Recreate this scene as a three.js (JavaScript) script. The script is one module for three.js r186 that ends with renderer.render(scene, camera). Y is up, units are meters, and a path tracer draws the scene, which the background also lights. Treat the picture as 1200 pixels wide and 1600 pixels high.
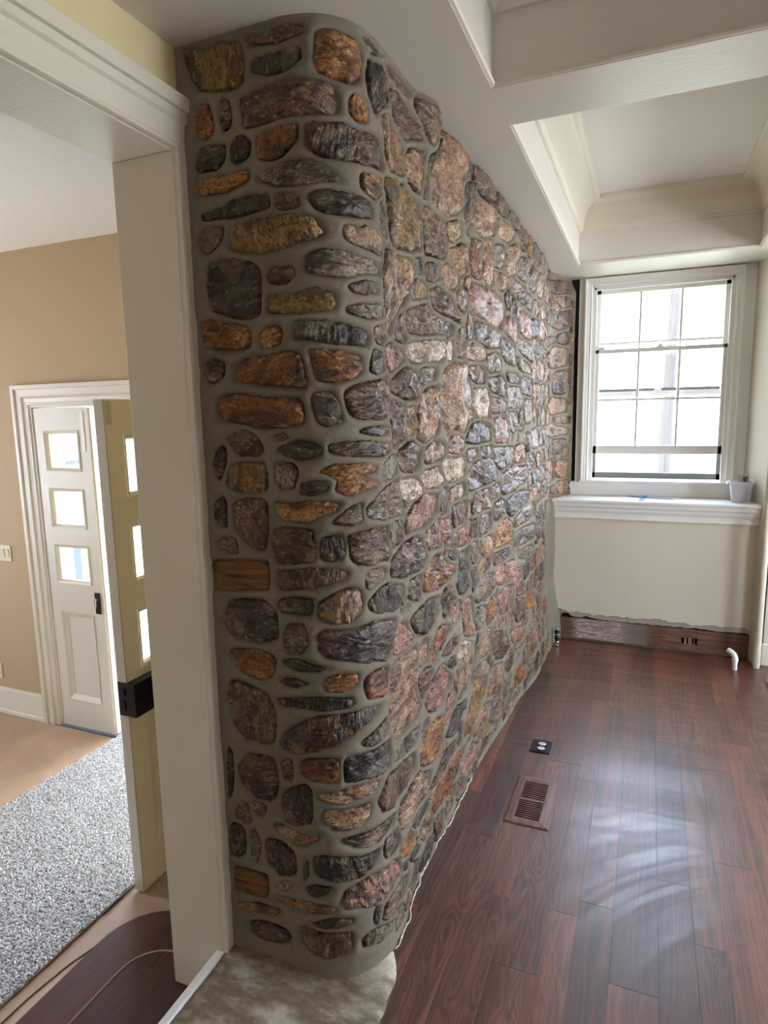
import * as THREE from 'three';
import { mergeGeometries } from 'three/addons/utils/BufferGeometryUtils.js';
import { RoundedBoxGeometry } from 'three/addons/geometries/RoundedBoxGeometry.js';

// ---------------------------------------------------------------- camera, sky, exposure
const scene = new THREE.Scene();
const camera = new THREE.PerspectiveCamera(2 * Math.atan(800 / 988.4) * 180 / Math.PI, 0.75, 0.05, 200);
camera.position.set(0, 1.56, 0);
camera.rotation.set(-0.15169, 0.39587, -0.018575, 'YXZ');

const renderer = new THREE.WebGLRenderer({ antialias: true });
renderer.toneMapping = THREE.LinearToneMapping;
renderer.toneMappingExposure = 1.24;
renderer.shadowMap.enabled = true;

const SKY_STRENGTH = 15;
function makeSky() {                       // bright hazy spring sky: white towards the horizon, blue overhead
  const W = 64, H = 128, d = new Float32Array(W * H * 4);
  for (let j = 0; j < H; j++) {
    const el = ((j + 0.5) / H - 0.5) * Math.PI, k = Math.pow(Math.max(0, Math.sin(el)), 0.6);
    for (let i = 0; i < W; i++) {
      const o = (j * W + i) * 4;
      d[o] = 0.90 - 0.36 * k; d[o + 1] = 0.96 - 0.24 * k; d[o + 2] = 1.10 - 0.08 * k; d[o + 3] = 1;
    }
  }
  const t = new THREE.DataTexture(d, W, H, THREE.RGBAFormat, THREE.FloatType);
  t.mapping = THREE.EquirectangularReflectionMapping; t.magFilter = t.minFilter = THREE.LinearFilter; t.needsUpdate = true;
  return t;
}
scene.background = makeSky();
scene.backgroundIntensity = SKY_STRENGTH;
const sun = new THREE.DirectionalLight(0xfff2dd, 7);       // high sun behind the house on the left: it lights the garden, not the rooms
sun.position.set(-9, 17, -5); sun.target.position.set(0, 0, -9);
sun.castShadow = true; sun.shadow.mapSize.set(2048, 2048);
Object.assign(sun.shadow.camera, { left: -16, right: 16, top: 16, bottom: -16, near: 1, far: 60 });
scene.add(sun, sun.target);

// ---------------------------------------------------------------- small tools
let seedState = 12345;
const rnd = () => { seedState = (seedState + 0x6d2b79f5) | 0; let t = Math.imul(seedState ^ (seedState >>> 15), 1 | seedState); t = (t + Math.imul(t ^ (t >>> 7), 61 | t)) ^ t; return ((t ^ (t >>> 14)) >>> 0) / 4294967296; };
const rr = (a, b) => a + (b - a) * rnd();
const clamp = (x, a = 0, b = 1) => Math.min(b, Math.max(a, x));
const sstep = (a, b, x) => { const t = clamp((x - a) / (b - a)); return t * t * (3 - 2 * t); };
const mix = (a, b, t) => a + (b - a) * t;
const V = (x, y, z) => new THREE.Vector3(x, y, z);
function h3(i, j, k) { let n = Math.imul(i, 374761393) ^ Math.imul(j, 668265263) ^ Math.imul(k, 2147483647 ^ 0x51ed27); n = Math.imul(n ^ (n >>> 13), 1274126177); n = Math.imul(n ^ (n >>> 15), 0x85ebca6b); return ((n ^ (n >>> 16)) >>> 0) / 4294967296; }
function vnoise(x, y, s = 0) {             // smooth value noise, 0..1
  const i = Math.floor(x), j = Math.floor(y), fx = x - i, fy = y - j, u = fx * fx * (3 - 2 * fx), v = fy * fy * (3 - 2 * fy);
  return mix(mix(h3(i, j, s), h3(i + 1, j, s), u), mix(h3(i, j + 1, s), h3(i + 1, j + 1, s), u), v);
}
function fbm(x, y, s = 0, o = 4) { let a = 0.5, t = 0, w = 0; for (let k = 0; k < o; k++) { t += a * vnoise(x, y, s + k * 17); w += a; a *= 0.5; x = x * 2.03 + 11.3; y = y * 2.03 + 5.7; } return t / w; }

const used = {};
function numbered(name) { const k = used[name] = (used[name] ?? -1) + 1; return k ? name + '_' + String(k).padStart(3, '0') : name; }
function mesh(name, geo, mat, parent = scene) {
  const m = new THREE.Mesh(geo, mat); m.name = parent === scene ? numbered(name) : name; m.castShadow = m.receiveShadow = true; parent.add(m); return m;
}
function thing(name, label, category, pos = [0, 0, 0], group) {
  const o = new THREE.Group(); o.name = numbered(name); o.position.set(...pos); scene.add(o);
  o.userData = { label, category }; if (group) o.userData.group = group; return o;
}
function tag(o, label, category, group) { o.userData = { label, category }; if (group) o.userData.group = group; return o; }
function structure(name, parent = scene) { const o = new THREE.Group(); o.name = parent === scene ? numbered(name) : name; o.userData.kind = 'structure'; parent.add(o); return o; }
function smesh(name, geo, mat) { const m = mesh(name, geo, mat); m.userData.kind = 'structure'; return m; }

function boxUV(g) {                         // uv in metres from position and normal
  const p = g.attributes.position, n = g.attributes.normal, uv = new Float32Array(p.count * 2);
  for (let i = 0; i < p.count; i++) {
    const ax = Math.abs(n.getX(i)), ay = Math.abs(n.getY(i)), az = Math.abs(n.getZ(i)); let u, v;
    if (ay >= ax && ay >= az) { u = p.getX(i); v = p.getZ(i); } else if (ax >= az) { u = p.getZ(i); v = p.getY(i); } else { u = p.getX(i); v = p.getY(i); }
    uv[i * 2] = u; uv[i * 2 + 1] = v;
  }
  g.setAttribute('uv', new THREE.BufferAttribute(uv, 2)); return g;
}
const plain = (g) => { const f = g.index ? g.toNonIndexed() : g; for (const k of Object.keys(f.attributes)) if (!['position', 'normal', 'uv'].includes(k)) f.deleteAttribute(k); return f; };
const join = (gs) => mergeGeometries(gs.map(plain));
const box = (x0, x1, y0, y1, z0, z1) => boxUV(new THREE.BoxGeometry(x1 - x0, y1 - y0, z1 - z0).translate((x0 + x1) / 2, (y0 + y1) / 2, (z0 + z1) / 2));
const rbox = (x0, x1, y0, y1, z0, z1, r = 0.003, seg = 2) => boxUV(new RoundedBoxGeometry(x1 - x0, y1 - y0, z1 - z0, seg, Math.min(r, (x1 - x0) * 0.49, (y1 - y0) * 0.49, (z1 - z0) * 0.49)).translate((x0 + x1) / 2, (y0 + y1) / 2, (z0 + z1) / 2));
const cyl = (r0, r1, h, n = 24) => new THREE.CylinderGeometry(r0, r1, h, n);
function lathe(pts, n = 32) { return new THREE.LatheGeometry(pts.map(([r, y]) => new THREE.Vector2(r, y)), n); }
function tube(pts, r, n = 10, seg = 0) { return new THREE.TubeGeometry(new THREE.CatmullRomCurve3(pts.map((p) => V(...p)), false, 'catmullrom', 0.3), seg || pts.length * 5, r, n); }
function fromTris(tris) {
  const g = new THREE.BufferGeometry(); g.setAttribute('position', new THREE.BufferAttribute(new Float32Array(tris), 3)); g.computeVertexNormals(); return boxUV(g);
}
// A moulding: the profile [[a, w], ...] carried along a path of [u, v, du, dv] (position and outward mitre), placed by place(u, v, w).
function moulding(path, profile, place, closed = false) {
  const tris = [], n = path.length, m = profile.length;
  const at = (k, i) => { const [u, v, du, dv] = path[k % n], [a, w] = profile[i % m]; return place(u + du * a, v + dv * a, w); };
  for (let k = 0; k < (closed ? n : n - 1); k++) for (let i = 0; i < m; i++) {
    const A = at(k, i), B = at(k + 1, i), C = at(k + 1, i + 1), D = at(k, i + 1);
    tris.push(...A, ...B, ...C, ...A, ...C, ...D);
  }
  if (!closed) for (const [k, s] of [[0, 1], [n - 1, -1]]) for (let i = 1; i < m - 1; i++) { const q = [at(k, 0), at(k, i), at(k, i + 1)]; if (s < 0) q.reverse(); tris.push(...q.flat()); }
  return fromTris(tris);
}
const rectPath = (u0, u1, v0, v1, s = 1) => [[u0, v0, -s, -s], [u1, v0, s, -s], [u1, v1, s, s], [u0, v1, -s, s]];
function extrudeXY(points, z0, z1, bevel = 0) {
  const s = new THREE.Shape(points.map(([x, y]) => new THREE.Vector2(x, y)));
  return boxUV(plain(new THREE.ExtrudeGeometry(s, { depth: z1 - z0 - 2 * bevel, bevelEnabled: bevel > 0, bevelSize: bevel, bevelThickness: bevel, bevelSegments: 2 }).translate(0, 0, z0 + bevel)));
}

// ---------------------------------------------------------------- textures and materials
function dataTex(w, h, fn, { srgb = false, wrap = THREE.RepeatWrapping, rep = [1, 1], channel = 0 } = {}) {
  const d = new Uint8Array(w * h * 4);
  for (let j = 0; j < h; j++) for (let i = 0; i < w; i++) {
    const c = fn(i / w, j / h, i, j), o = (j * w + i) * 4;
    if (typeof c === 'number') d[o] = d[o + 1] = d[o + 2] = clamp(c) * 255; else { d[o] = clamp(c[0]) * 255; d[o + 1] = clamp(c[1]) * 255; d[o + 2] = clamp(c[2]) * 255; }
    d[o + 3] = 255;
  }
  const t = new THREE.DataTexture(d, w, h, THREE.RGBAFormat); t.wrapS = t.wrapT = wrap; t.repeat.set(...rep); t.channel = channel;
  t.magFilter = t.minFilter = THREE.LinearFilter; if (srgb) t.colorSpace = THREE.SRGBColorSpace; t.needsUpdate = true; return t;
}
const rgb = (hex) => [(hex >> 16) / 255, ((hex >> 8) & 255) / 255, (hex & 255) / 255];
const mix3 = (a, b, t) => [mix(a[0], b[0], t), mix(a[1], b[1], t), mix(a[2], b[2], t)];
const std = (o) => new THREE.MeshStandardMaterial(o);
const MIR = THREE.MirroredRepeatWrapping;
const orange = dataTex(512, 512, (u, v) => fbm(u * 90, v * 90, 3, 3), { wrap: MIR, rep: [2, 2] });       // roller stipple of painted walls
const brushed = dataTex(256, 512, (u, v) => fbm(u * 8, v * 120, 5, 3), { wrap: MIR, rep: [4, 4] });
const M = {
  trim: std({ color: 0xdbd3be, roughness: 0.38, bumpMap: brushed, bumpScale: 0.0006 }),
  ceiling: std({ color: 0xe6e1d6, roughness: 0.6, bumpMap: orange, bumpScale: 0.0008 }),
  beam: std({ color: 0xdad3c4, roughness: 0.36, bumpMap: brushed, bumpScale: 0.0008 }),
  cream: std({ color: 0xdccb9c, roughness: 0.7, bumpMap: orange, bumpScale: 0.0012 }),
  apron: std({ color: 0xd5ccb4, roughness: 0.8, bumpMap: orange, bumpScale: 0.0008 }),
  tanwall: std({ color: 0xb39b76, roughness: 0.75, bumpMap: orange, bumpScale: 0.001 }),
  sash: std({ color: 0xe6e3da, roughness: 0.4, bumpMap: brushed, bumpScale: 0.0003 }),  // whiter copy of the trim colour: window glare put into the paint
  white: std({ color: 0xe4e2da, roughness: 0.45 }),
  doorPaint: std({ color: 0xcdc3b0, roughness: 0.4, bumpMap: brushed, bumpScale: 0.0005 }),
  leafCream: std({ color: 0xf6efc8, roughness: 0.45, bumpMap: brushed, bumpScale: 0.0005 }),
  glass: new THREE.MeshPhysicalMaterial({ color: 0xffffff, roughness: 0.02, transmission: 1, thickness: 0, ior: 1.5 }),
  black: std({ color: 0x0c0c0d, roughness: 0.4, metalness: 0.3 }),
  darkgap: std({ color: 0x17130f, roughness: 0.95 }),
  chrome: std({ color: 0xc8c8c8, roughness: 0.18, metalness: 1 }),
  brass: std({ color: 0x9a7440, roughness: 0.35, metalness: 1 }),
  bronze: std({ color: 0x2b1d1c, roughness: 0.35, metalness: 0.6 }),
  pvc: std({ color: 0xe9e7e0, roughness: 0.35 }),
  plate: std({ color: 0xcfc3a6, roughness: 0.45 }),
};

// ---------------------------------------------------------------- the stone wall
// Plan of its face, walked from the doorway round the rounded pier corner to the window: s in metres along it.
const ARC = 0.157 * Math.PI / 2, S1 = 0.30, S2 = S1 + ARC, L3 = Math.hypot(0.043, 2.753), S3 = S2 + L3, L4 = Math.hypot(0.10, 0.33), SEND = S3 + L4;
function plan(s) {                          // x, z and the outward normal
  if (s < S1) return [-1.10 + s, -1.36, 0, 1];
  if (s < S2) { const a = Math.PI / 2 - (s - S1) / 0.157; return [-0.80 + 0.157 * Math.cos(a), -1.517 + 0.157 * Math.sin(a), Math.cos(a), Math.sin(a)]; }
  if (s < S3) { const t = (s - S2) / L3; return [-0.643 + 0.043 * t, -1.517 - 2.753 * t, 2.753 / L3, 0.043 / L3]; }
  const t = (s - S3) / L4, k = sstep(0, 0.3, t); let nx = mix(1, 0.33 / L4, k), nz = mix(0.0156, 0.10 / L4, k); const l = Math.hypot(nx, nz);
  return [-0.60 + 0.10 * t, -4.27 - 0.33 * t, nx / l, nz / l];
}
function batter(s, y) {                     // the old wall leans: in at the foot, out under the ceiling, and a fillet of mortar far down
  const z = s < S2 ? -1.4 : -1.517 - (s - S2);
  let o = -0.026 * sstep(-1.58, -1.8, z) * (1 - sstep(-2.6, -3.2, z)) * (1 - sstep(0.0, 0.4, y));
  o += 0.045 * sstep(-3.2, -3.7, z) * (1 - sstep(0.05, 0.5, y));
  o += 0.032 * sstep(-1.76, -1.88, z) * (1 - sstep(-3.7, -4.1, z)) * sstep(2.12, 2.42, y);
  o += 0.008 * (fbm(s * 2.2, y * 2.2, 91, 2) - 0.5);
  return o;
}
function onWall(s, y, h) { const [x, z, nx, nz] = plan(s), o = h + batter(s, y); return [x + nx * o, y, z + nz * o]; }

const TONES = {                             // base, second, dark, fleck
  ochre: [0x876638, 0x6a4d2c, 0x382718, 0xb8925a], amber: [0x9c6a36, 0x7a4b25, 0x402616, 0xd0a56c], rust: [0x87542a, 0x643b1e, 0x311d12, 0xb38248],
  brown: [0x71533c, 0x563d2a, 0x2b1e15, 0xaa8a68], dark: [0x4a3a2c, 0x35281e, 0x19130e, 0x947f62], grey: [0x71624f, 0x57493a, 0x2c241c, 0xab9a80],
  taupe: [0x78644c, 0x5f4c39, 0x35281d, 0xa8947a], tan: [0x9c7856, 0x7e5c42, 0x412c20, 0xcaaa86], pink: [0x9c715a, 0x835a46, 0x462f26, 0xc9a48c],
  pale: [0xc2aa8e, 0xa2866c, 0x634e3c, 0xe6d6c2], purple: [0x5e4a40, 0x4a392f, 0x261d18, 0x988270], wood: [0x7a4e22, 0x5a3514, 0x2b1a0d, 0x94683a],
};
const rockBump = dataTex(512, 512, (u, v) => { const r = 1 - Math.abs(2 * fbm(u * 9, v * 22, 31, 4) - 1); return 0.55 * r * r + 0.3 * fbm(u * 60, v * 110, 33, 3) + 0.15 * (fbm(u * 5, v * 40, 35, 2) > 0.52 ? 1 : 0); }, { wrap: MIR });
const rockRough = dataTex(256, 256, (u, v) => 0.36 + 0.42 * fbm(u * 30, v * 40, 36, 3), { wrap: MIR });
const stoneMat = {};
Object.entries(TONES).forEach(([name, cols], k) => {
  const [a, b, c, d] = cols.map(rgb), N = 384, isWood = name === 'wood';
  const map = dataTex(N, N, (u, v) => {
    if (isWood) { const g = fbm(u * 5 + 40, v * 60 + 2 * fbm(u * 4, v * 5, 7, 2), 301, 4), e = sstep(0.6, 0.72, fbm(u * 4, v * 34, 303, 3)); return mix3(mix3(a, b, sstep(0.3, 0.7, g)), c, e * 0.85); }
    const w = fbm(u * 6, v * 6, k * 9 + 1, 2) * 1.4;
    let q = mix3(a, b, sstep(0.42, 0.6, fbm(u * 7 + w, v * 11 + w, k * 9 + 2, 4)));
    q = mix3(q, c, 0.75 * sstep(0.54, 0.66, fbm(u * 5 + w, v * 11 - w, k * 9 + 3, 5)));
    q = mix3(q, d, 0.5 * sstep(0.55, 0.68, fbm(u * 6 - w, v * 9 + 3, k * 9 + 7, 4)));
    q = mix3(q, d, 0.65 * sstep(0.6, 0.74, fbm(u * 30 - w, v * 60, k * 9 + 4, 3)));
    q = mix3(q, c, 0.6 * sstep(0.62, 0.7, fbm(u * 60, v * 90, k * 9 + 5, 2)));
    const g = 0.76 + 0.36 * vnoise(u * 190, v * 190, k * 9 + 6);
    return [q[0] * g, q[1] * g, q[2] * g];
  }, { srgb: true, wrap: MIR });
  stoneMat[name] = new THREE.MeshPhysicalMaterial({ map, roughness: 1, roughnessMap: rockRough, bumpMap: rockBump, bumpScale: isWood ? 0.002 : 0.009, specularIntensity: 1, clearcoat: 0.12, clearcoatRoughness: 0.29 });
});
const sealed = (name, o) => { const m = stoneMat[name].clone(); Object.assign(m, o); return m; };
const MORTAR = new THREE.MeshStandardMaterial({
  color: 0xffffff, roughness: 0.82, bumpScale: 0.0022,
  map: dataTex(512, 512, (u, v) => { const g = 0.9 + 0.16 * (fbm(u * 5, v * 7, 51, 4) - 0.5) + 0.1 * (fbm(u * 120, v * 120, 52, 2) - 0.5); const q = rgb(0x857a66); return [q[0] * g, q[1] * g, q[2] * g]; }, { srgb: true, wrap: MIR, rep: [1.1, 1.1] }),
  bumpMap: dataTex(512, 512, (u, v) => 0.7 * fbm(u * 12, v * 30, 53, 3) + 0.3 * fbm(u * 160, v * 160, 54, 2), { wrap: MIR, rep: [1.5, 1.5] }),
});

// Each stone: its kind, then its outline as it lies on the wall, in centimetres along the face and up it.
const STONES = [
['ochre', 3.6, 242.8, 10.4, 241.8, 15, 242.6, 19.4, 241.4, 19.7, 232.8, 16.1, 232.4, 7, 233.7, 4.1, 240.6],
['brown', 21.2, 242.1, 28.3, 241.6, 32.1, 242.4, 35.3, 242, 35.5, 240.3, 29.9, 239.6, 21.7, 240.3],
['dark', 22.9, 237.1, 29.7, 237, 33.9, 237.8, 35.1, 235.6, 31.2, 233.4, 26.2, 233.5, 22.5, 234.7],
['amber', 38.6, 240.1, 40.3, 240.9, 45.9, 240.6, 49, 239.2, 48.4, 232.9, 46.5, 231.4, 40.9, 231.9, 38.3, 232.9],
['brown', 19.2, 229.5, 24.8, 230.2, 31.6, 230.7, 39.4, 230.4, 42.3, 229.2, 43.2, 224, 36.3, 223.9, 29.1, 223.6, 19.7, 222.9],
['rust', 7.1, 230.4, 9.6, 230.1, 10.4, 224.8, 8.4, 222.8, 6.1, 223.6],
['brown', 13.2, 229.9, 15.4, 230, 15.5, 224.4, 13.4, 223.7],
['dark', 5.4, 217.5, 6.6, 220.2, 9.8, 221.1, 13.5, 220.5, 13, 217.2, 10.7, 215.7, 5.6, 216],
['dark', 15.7, 220.6, 18.5, 221.5, 20.6, 219.8, 20, 217.3, 16.9, 216.1, 15.3, 217.1],
['rust', 22.8, 218.9, 23.8, 221.1, 29, 222, 33.6, 222.2, 32.9, 218.2, 28.7, 215.4, 23.2, 215.9],
['brown', 35.8, 221.7, 41.1, 221.7, 50.6, 222.4, 57.6, 221.7, 56.7, 216, 44.5, 214.9, 37.9, 214.9, 36.1, 217.1],
['grey', 23, 212.8, 30.8, 213.7, 36, 214, 40.3, 212, 43.8, 209.7, 35.8, 209.4, 28.3, 209.2, 23.5, 210.9],
['amber', 5.5, 213.6, 13, 213.2, 20.1, 214.2, 19.6, 211.5, 12.8, 210.3, 5.5, 210.1],
['dark', 5.8, 206.1, 12.6, 206.7, 20, 208.1, 24.8, 207.9, 25.2, 205, 18.6, 204.4, 6, 204.1],
['brown', 26.8, 207.1, 29.4, 207.2, 33, 205.9, 32.6, 204.1, 28.1, 204.2],
['dark', 35.7, 206.2, 38.7, 207.8, 44.9, 207.5, 52.2, 207.1, 52.5, 203.1, 43.1, 202.6, 37, 203.2],
['amber', 49.1, 212.8, 56.6, 213, 57.7, 210.2, 51.3, 208.4, 49, 210],
['ochre', 14.5, 202.5, 24.5, 202.2, 35.5, 201.8, 37.4, 200.1, 39.1, 198.3, 36.8, 197.1, 30, 196.3, 22.9, 195, 14.1, 196.2],
['taupe', 5.1, 200.7, 8.5, 202.8, 11.9, 202.1, 10.8, 199, 7.1, 196.7, 4.9, 197.7],
['tan', 43.8, 200.5, 53.4, 200.3, 57.2, 198.2, 56.4, 195.7, 45.7, 196.7, 44, 197.7],
['amber', 46.4, 228.3, 48.3, 229.3, 50.8, 228.3, 50.3, 224.1, 48.1, 223.5, 46, 225.5],
['dark', 51.8, 236, 53.5, 238.1, 61.8, 239.4, 60.1, 232.9, 54.9, 229.6, 51.8, 232.8],
['brown', 49.1, 243.5, 54.4, 244.5, 58.7, 244.5, 53.7, 241.1],
['brown', 62.6, 242.2, 71.7, 242.8, 80.3, 243.3, 73.2, 240.8, 64.5, 240.6],
['dark', 7.2, 193.4, 11.1, 194.5, 21.5, 192.4, 21.6, 181.5, 19, 180.2, 12.1, 181, 7.7, 183.1, 7.2, 188.8],
['brown', 24.1, 189.7, 26.3, 191.2, 30.3, 191, 31.4, 189.3, 28.4, 187.4, 24.3, 188.2],
['grey', 34.7, 193.1, 37.7, 194.5, 45, 193.7, 55.6, 193.8, 54.8, 190.8, 42.7, 188.7, 34.6, 189.3],
['brown', 44.8, 186.7, 46, 187.5, 54.1, 188.9, 53.4, 186.3, 46, 185.3],
['ochre', 23.3, 185.4, 32.3, 184.8, 35.4, 185.9, 40.4, 185, 40.8, 181.1, 32.1, 181, 23, 180.7],
['grey', 43.8, 181.7, 47.8, 182.8, 57.8, 183.3, 57.7, 181.7, 51.6, 179.6, 44.6, 180.5],
['amber', 4.1, 180.8, 10.1, 180.1, 17.6, 177.8, 18, 173.6, 14.8, 172.8, 3.7, 173.9],
['amber', 20.9, 175.5, 22.5, 177.4, 25.6, 178, 27, 176.6, 26.3, 173.7, 22.3, 173.1],
['dark', 31.2, 178.6, 39.2, 178.1, 48.3, 177, 50.6, 176.2, 49.7, 172.6, 39.1, 173.7, 31, 174.6],
['taupe', 3.9, 168.6, 6.1, 170.4, 9.7, 169.9, 9.5, 166.8, 5.8, 165, 4.2, 166.4],
['rust', 13.4, 169.7, 17.8, 170.6, 27.1, 171.6, 31.7, 171.1, 33.1, 163.8, 31.4, 163.1, 21.8, 164.4, 13.3, 165],
['rust', 34.4, 171.8, 38, 171.5, 46.8, 170.4, 47.7, 167.3, 45.4, 165.2, 38.3, 164.2, 36.3, 165.7],
['grey', 50.7, 166.9, 52.2, 171.2, 55.2, 171.9, 57.8, 169.5, 55.7, 167.2],
['rust', 6.9, 160.7, 13.5, 162.4, 20.3, 160.3, 31.3, 160.8, 32.5, 156.7, 31.8, 153.9, 21.2, 153.7, 13.6, 154.9, 7.7, 155.5],
['grey', 34.6, 161.2, 39.2, 161.7, 41.2, 157.1, 41.4, 154.5, 36.9, 154.1, 35.4, 156.6],
['brown', 42.9, 162.2, 45.9, 163.4, 59, 165.2, 58.7, 158.6, 55.1, 155.3, 45.1, 155.7, 43.4, 158.6],
['dark', 46.5, 152.3, 50.6, 153.2, 61.3, 152.4, 60.6, 151, 48.2, 151.4],
['brown', 10, 151.1, 14.8, 152.7, 17.9, 151.4, 20.3, 148.4, 18.9, 146.5, 13.1, 146.8, 10.7, 149.5],
['brown', 23.6, 151.1, 26.1, 151.9, 28, 151, 26, 150.3],
['dark', 24.3, 148.2, 29.6, 150, 34.7, 149.7, 36.2, 147.9, 35.1, 146.1, 30.6, 145.8, 25.8, 147.1],
['brown', 38.6, 149.6, 47.5, 149.6, 59.7, 148.2, 59.6, 145.4, 46.7, 146, 38.7, 146.8],
['dark', 5, 145, 8, 149.2, 9, 147.3, 8.2, 142.8, 6.3, 140, 5.1, 141.7],
['ochre', 9.4, 142.3, 12.3, 144.3, 20.7, 144.7, 21, 137.6, 16.4, 137.2, 9.5, 137.8],
['taupe', 24.1, 144.2, 28.8, 144.5, 29.9, 142.7, 29.4, 138.7, 25.4, 138, 23.9, 140.4],
['amber', 35.5, 142.4, 39.2, 144.1, 47.3, 143.7, 51.7, 142.9, 52.1, 140.9, 47.2, 141.1, 53.1, 138.3, 50.1, 137.5, 42.8, 136.8, 39.8, 137.8, 40.7, 140.4, 37.5, 141.8],
['grey', 30.7, 139.8, 37.5, 140, 37.7, 137.9, 31.4, 136.8],
['grey', 55.9, 142, 61, 145, 63.9, 142.5, 60.8, 139.8, 57.2, 139.9],
['brown', 53.6, 177.3, 56.9, 177.9, 56.7, 174.7, 54.7, 174.8],
['dark', 4.9, 133.7, 7.4, 135.5, 8.1, 133.3, 7.4, 130.4, 8.2, 127.9, 5.8, 127.5, 4.7, 130.3],
['brown', 10.6, 134, 15, 135.2, 20.8, 134.9, 19.8, 123.2, 18.2, 121.9, 13, 124.4, 10.3, 129.4],
['amber', 23.3, 135, 28.9, 134.1, 37.3, 135, 40.5, 134.6, 40.4, 132.4, 35.6, 131.5, 32.3, 130.2, 25.6, 129.9, 24.2, 132.3],
['taupe', 38.5, 129.3, 41, 131.8, 45.7, 134.2, 46.6, 132.4, 45.5, 129],
['taupe', 48.8, 133.3, 54.1, 134.9, 63.7, 137.5, 68.1, 130.7, 68, 127.9, 49.9, 129.8, 48.7, 131.1],
['brown', 22.6, 127.2, 28, 128.6, 34.1, 127.7, 33.9, 120.7, 31.3, 119.8, 23.2, 119.2, 22, 121.6],
['grey', 35.7, 126.1, 40.2, 126.2, 41.6, 123.9, 40.6, 120.4, 35.8, 119.8],
['brown', 42.8, 126.3, 48.2, 126.7, 56.5, 126.2, 57.6, 118.1, 53.4, 117.9, 45.2, 118.3, 43.2, 120.7],
['taupe', 4.9, 122.8, 6.9, 124.4, 10.3, 124, 10.8, 120.6, 8.1, 121],
['wood', 2.7, 118.4, 20.6, 119.6, 20.7, 111.3, 9.4, 110, 2.8, 110.6],
['brown', 23.4, 116.9, 32.9, 117.6, 39.5, 117.8, 42.2, 116.7, 41, 114.9, 32.8, 113.2, 23.4, 111.6],
['dark', 23, 108.7, 27.2, 109.9, 33.5, 110.1, 33.1, 105.9, 24.4, 105.9],
['tan', 34, 109, 37.1, 110.1, 41.5, 112.6, 46, 111.4, 45.5, 106.3, 42.4, 104, 36.9, 104.2, 34.2, 106.2],
['taupe', 47.9, 116.1, 54.6, 115.6, 55.9, 113.2, 50.1, 111.7, 47.9, 111.6],
['dark', 48.4, 108, 53.1, 110.4, 66.4, 108.1, 65.4, 102.1, 49.1, 105],
['grey', 5.9, 103.4, 7.9, 107.2, 17.4, 108.7, 21.8, 105.7, 22.1, 98.1, 15.4, 97, 9.3, 97.1, 5.3, 100.9],
['grey', 24.1, 99, 26.2, 102.4, 30, 103.1, 30.8, 99.2, 29.7, 95.6, 25.2, 95],
['purple', 34, 100.6, 35.7, 102, 42.9, 101.4, 50.7, 101.9, 59.8, 99.4, 61, 92.8, 54.9, 90.7, 45.8, 92.4, 36.6, 94.3, 33.9, 96.6],
['amber', 6.5, 92.6, 9.8, 94.2, 19.9, 93.7, 21, 92.1, 19.6, 87.7, 16.1, 86.3, 8.7, 88.6],
['dark', 23.1, 92.4, 26.4, 93.4, 32.6, 92.4, 36.5, 91.7, 31.9, 90.7, 24.4, 91.1],
['dark', 22.2, 86.6, 24.2, 87.7, 31.5, 87.4, 26.7, 85.6],
['amber', 35.5, 88.2, 38.6, 89.5, 43.8, 89, 44, 86.6, 40.7, 85.5, 36.8, 85.6],
['rust', 47, 87.3, 51.2, 88.1, 56.1, 85.3, 56.6, 80, 47.6, 81.5, 46.6, 85.1],
['dark', 20.6, 81.8, 34, 83.5, 41.8, 83.2, 42.3, 80.5, 33.9, 80.5, 21.1, 79.5],
['brown', 5.9, 84.5, 10.5, 84.3, 18, 82, 20.3, 76.9, 19.5, 68.2, 12.3, 68.3, 8, 70.8, 6.3, 77.7],
['brown', 22.4, 70.3, 26.2, 74.6, 33.8, 78.5, 44.1, 78.8, 52.8, 78.4, 50.8, 76, 43, 73.1, 36.9, 70.4, 25.8, 67.3, 22.5, 68.4],
['taupe', 44.5, 70, 54, 72.2, 56.1, 67.9, 47.3, 67.8],
['brown', 7.9, 58.8, 11.4, 63.7, 19, 64, 20, 57.6, 19, 51.7, 14.2, 51.2, 8, 54.3],
['brown', 21.7, 63.3, 24.7, 64.6, 24.8, 58.7, 22.5, 58.8],
['rust', 27.7, 63.6, 29.7, 65.9, 38.8, 66.7, 38.6, 59.7, 34.3, 59.8, 28.2, 61],
['dark', 39.5, 66.6, 46.5, 66.3, 56.8, 65.4, 56.4, 58.4, 47.7, 58.4, 39.3, 59.6],
['tan', 32.4, 56.2, 39.4, 57.1, 45.5, 58, 51.6, 56.2, 48.4, 54.6, 42.2, 54, 37.6, 54.2, 33, 54.8],
['dark', 22.2, 53.7, 24, 56, 28.7, 58.3, 30.5, 56.8, 30.3, 48, 26.9, 46.2, 21.5, 45.8],
['tan', 33.3, 50.4, 34.6, 51.8, 38.6, 51, 46.8, 51.8, 46.3, 47.6, 42, 45.9, 37.3, 46.4, 33.7, 48.6],
['taupe', 4.8, 44.4, 8.3, 48.5, 10.1, 47.6, 10.3, 42.7, 6.5, 42.1],
['taupe', 11.3, 48.6, 14.1, 49.9, 16.1, 48.7, 13.8, 45.3, 11.6, 46],
['tan', 18.3, 44.4, 20.8, 45, 25.4, 43, 32.6, 44.4, 31.9, 42.4, 27.3, 39.6, 24.6, 40.2, 19.6, 42.1],
['brown', 38.4, 43.2, 43.8, 43.2, 58.8, 41, 57.9, 36.9, 45.7, 38.9, 39.5, 41.8],
['dark', 3.8, 40.8, 6.8, 41.5, 8.4, 38.6, 7.9, 32.4, 3.1, 30.4],
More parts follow.
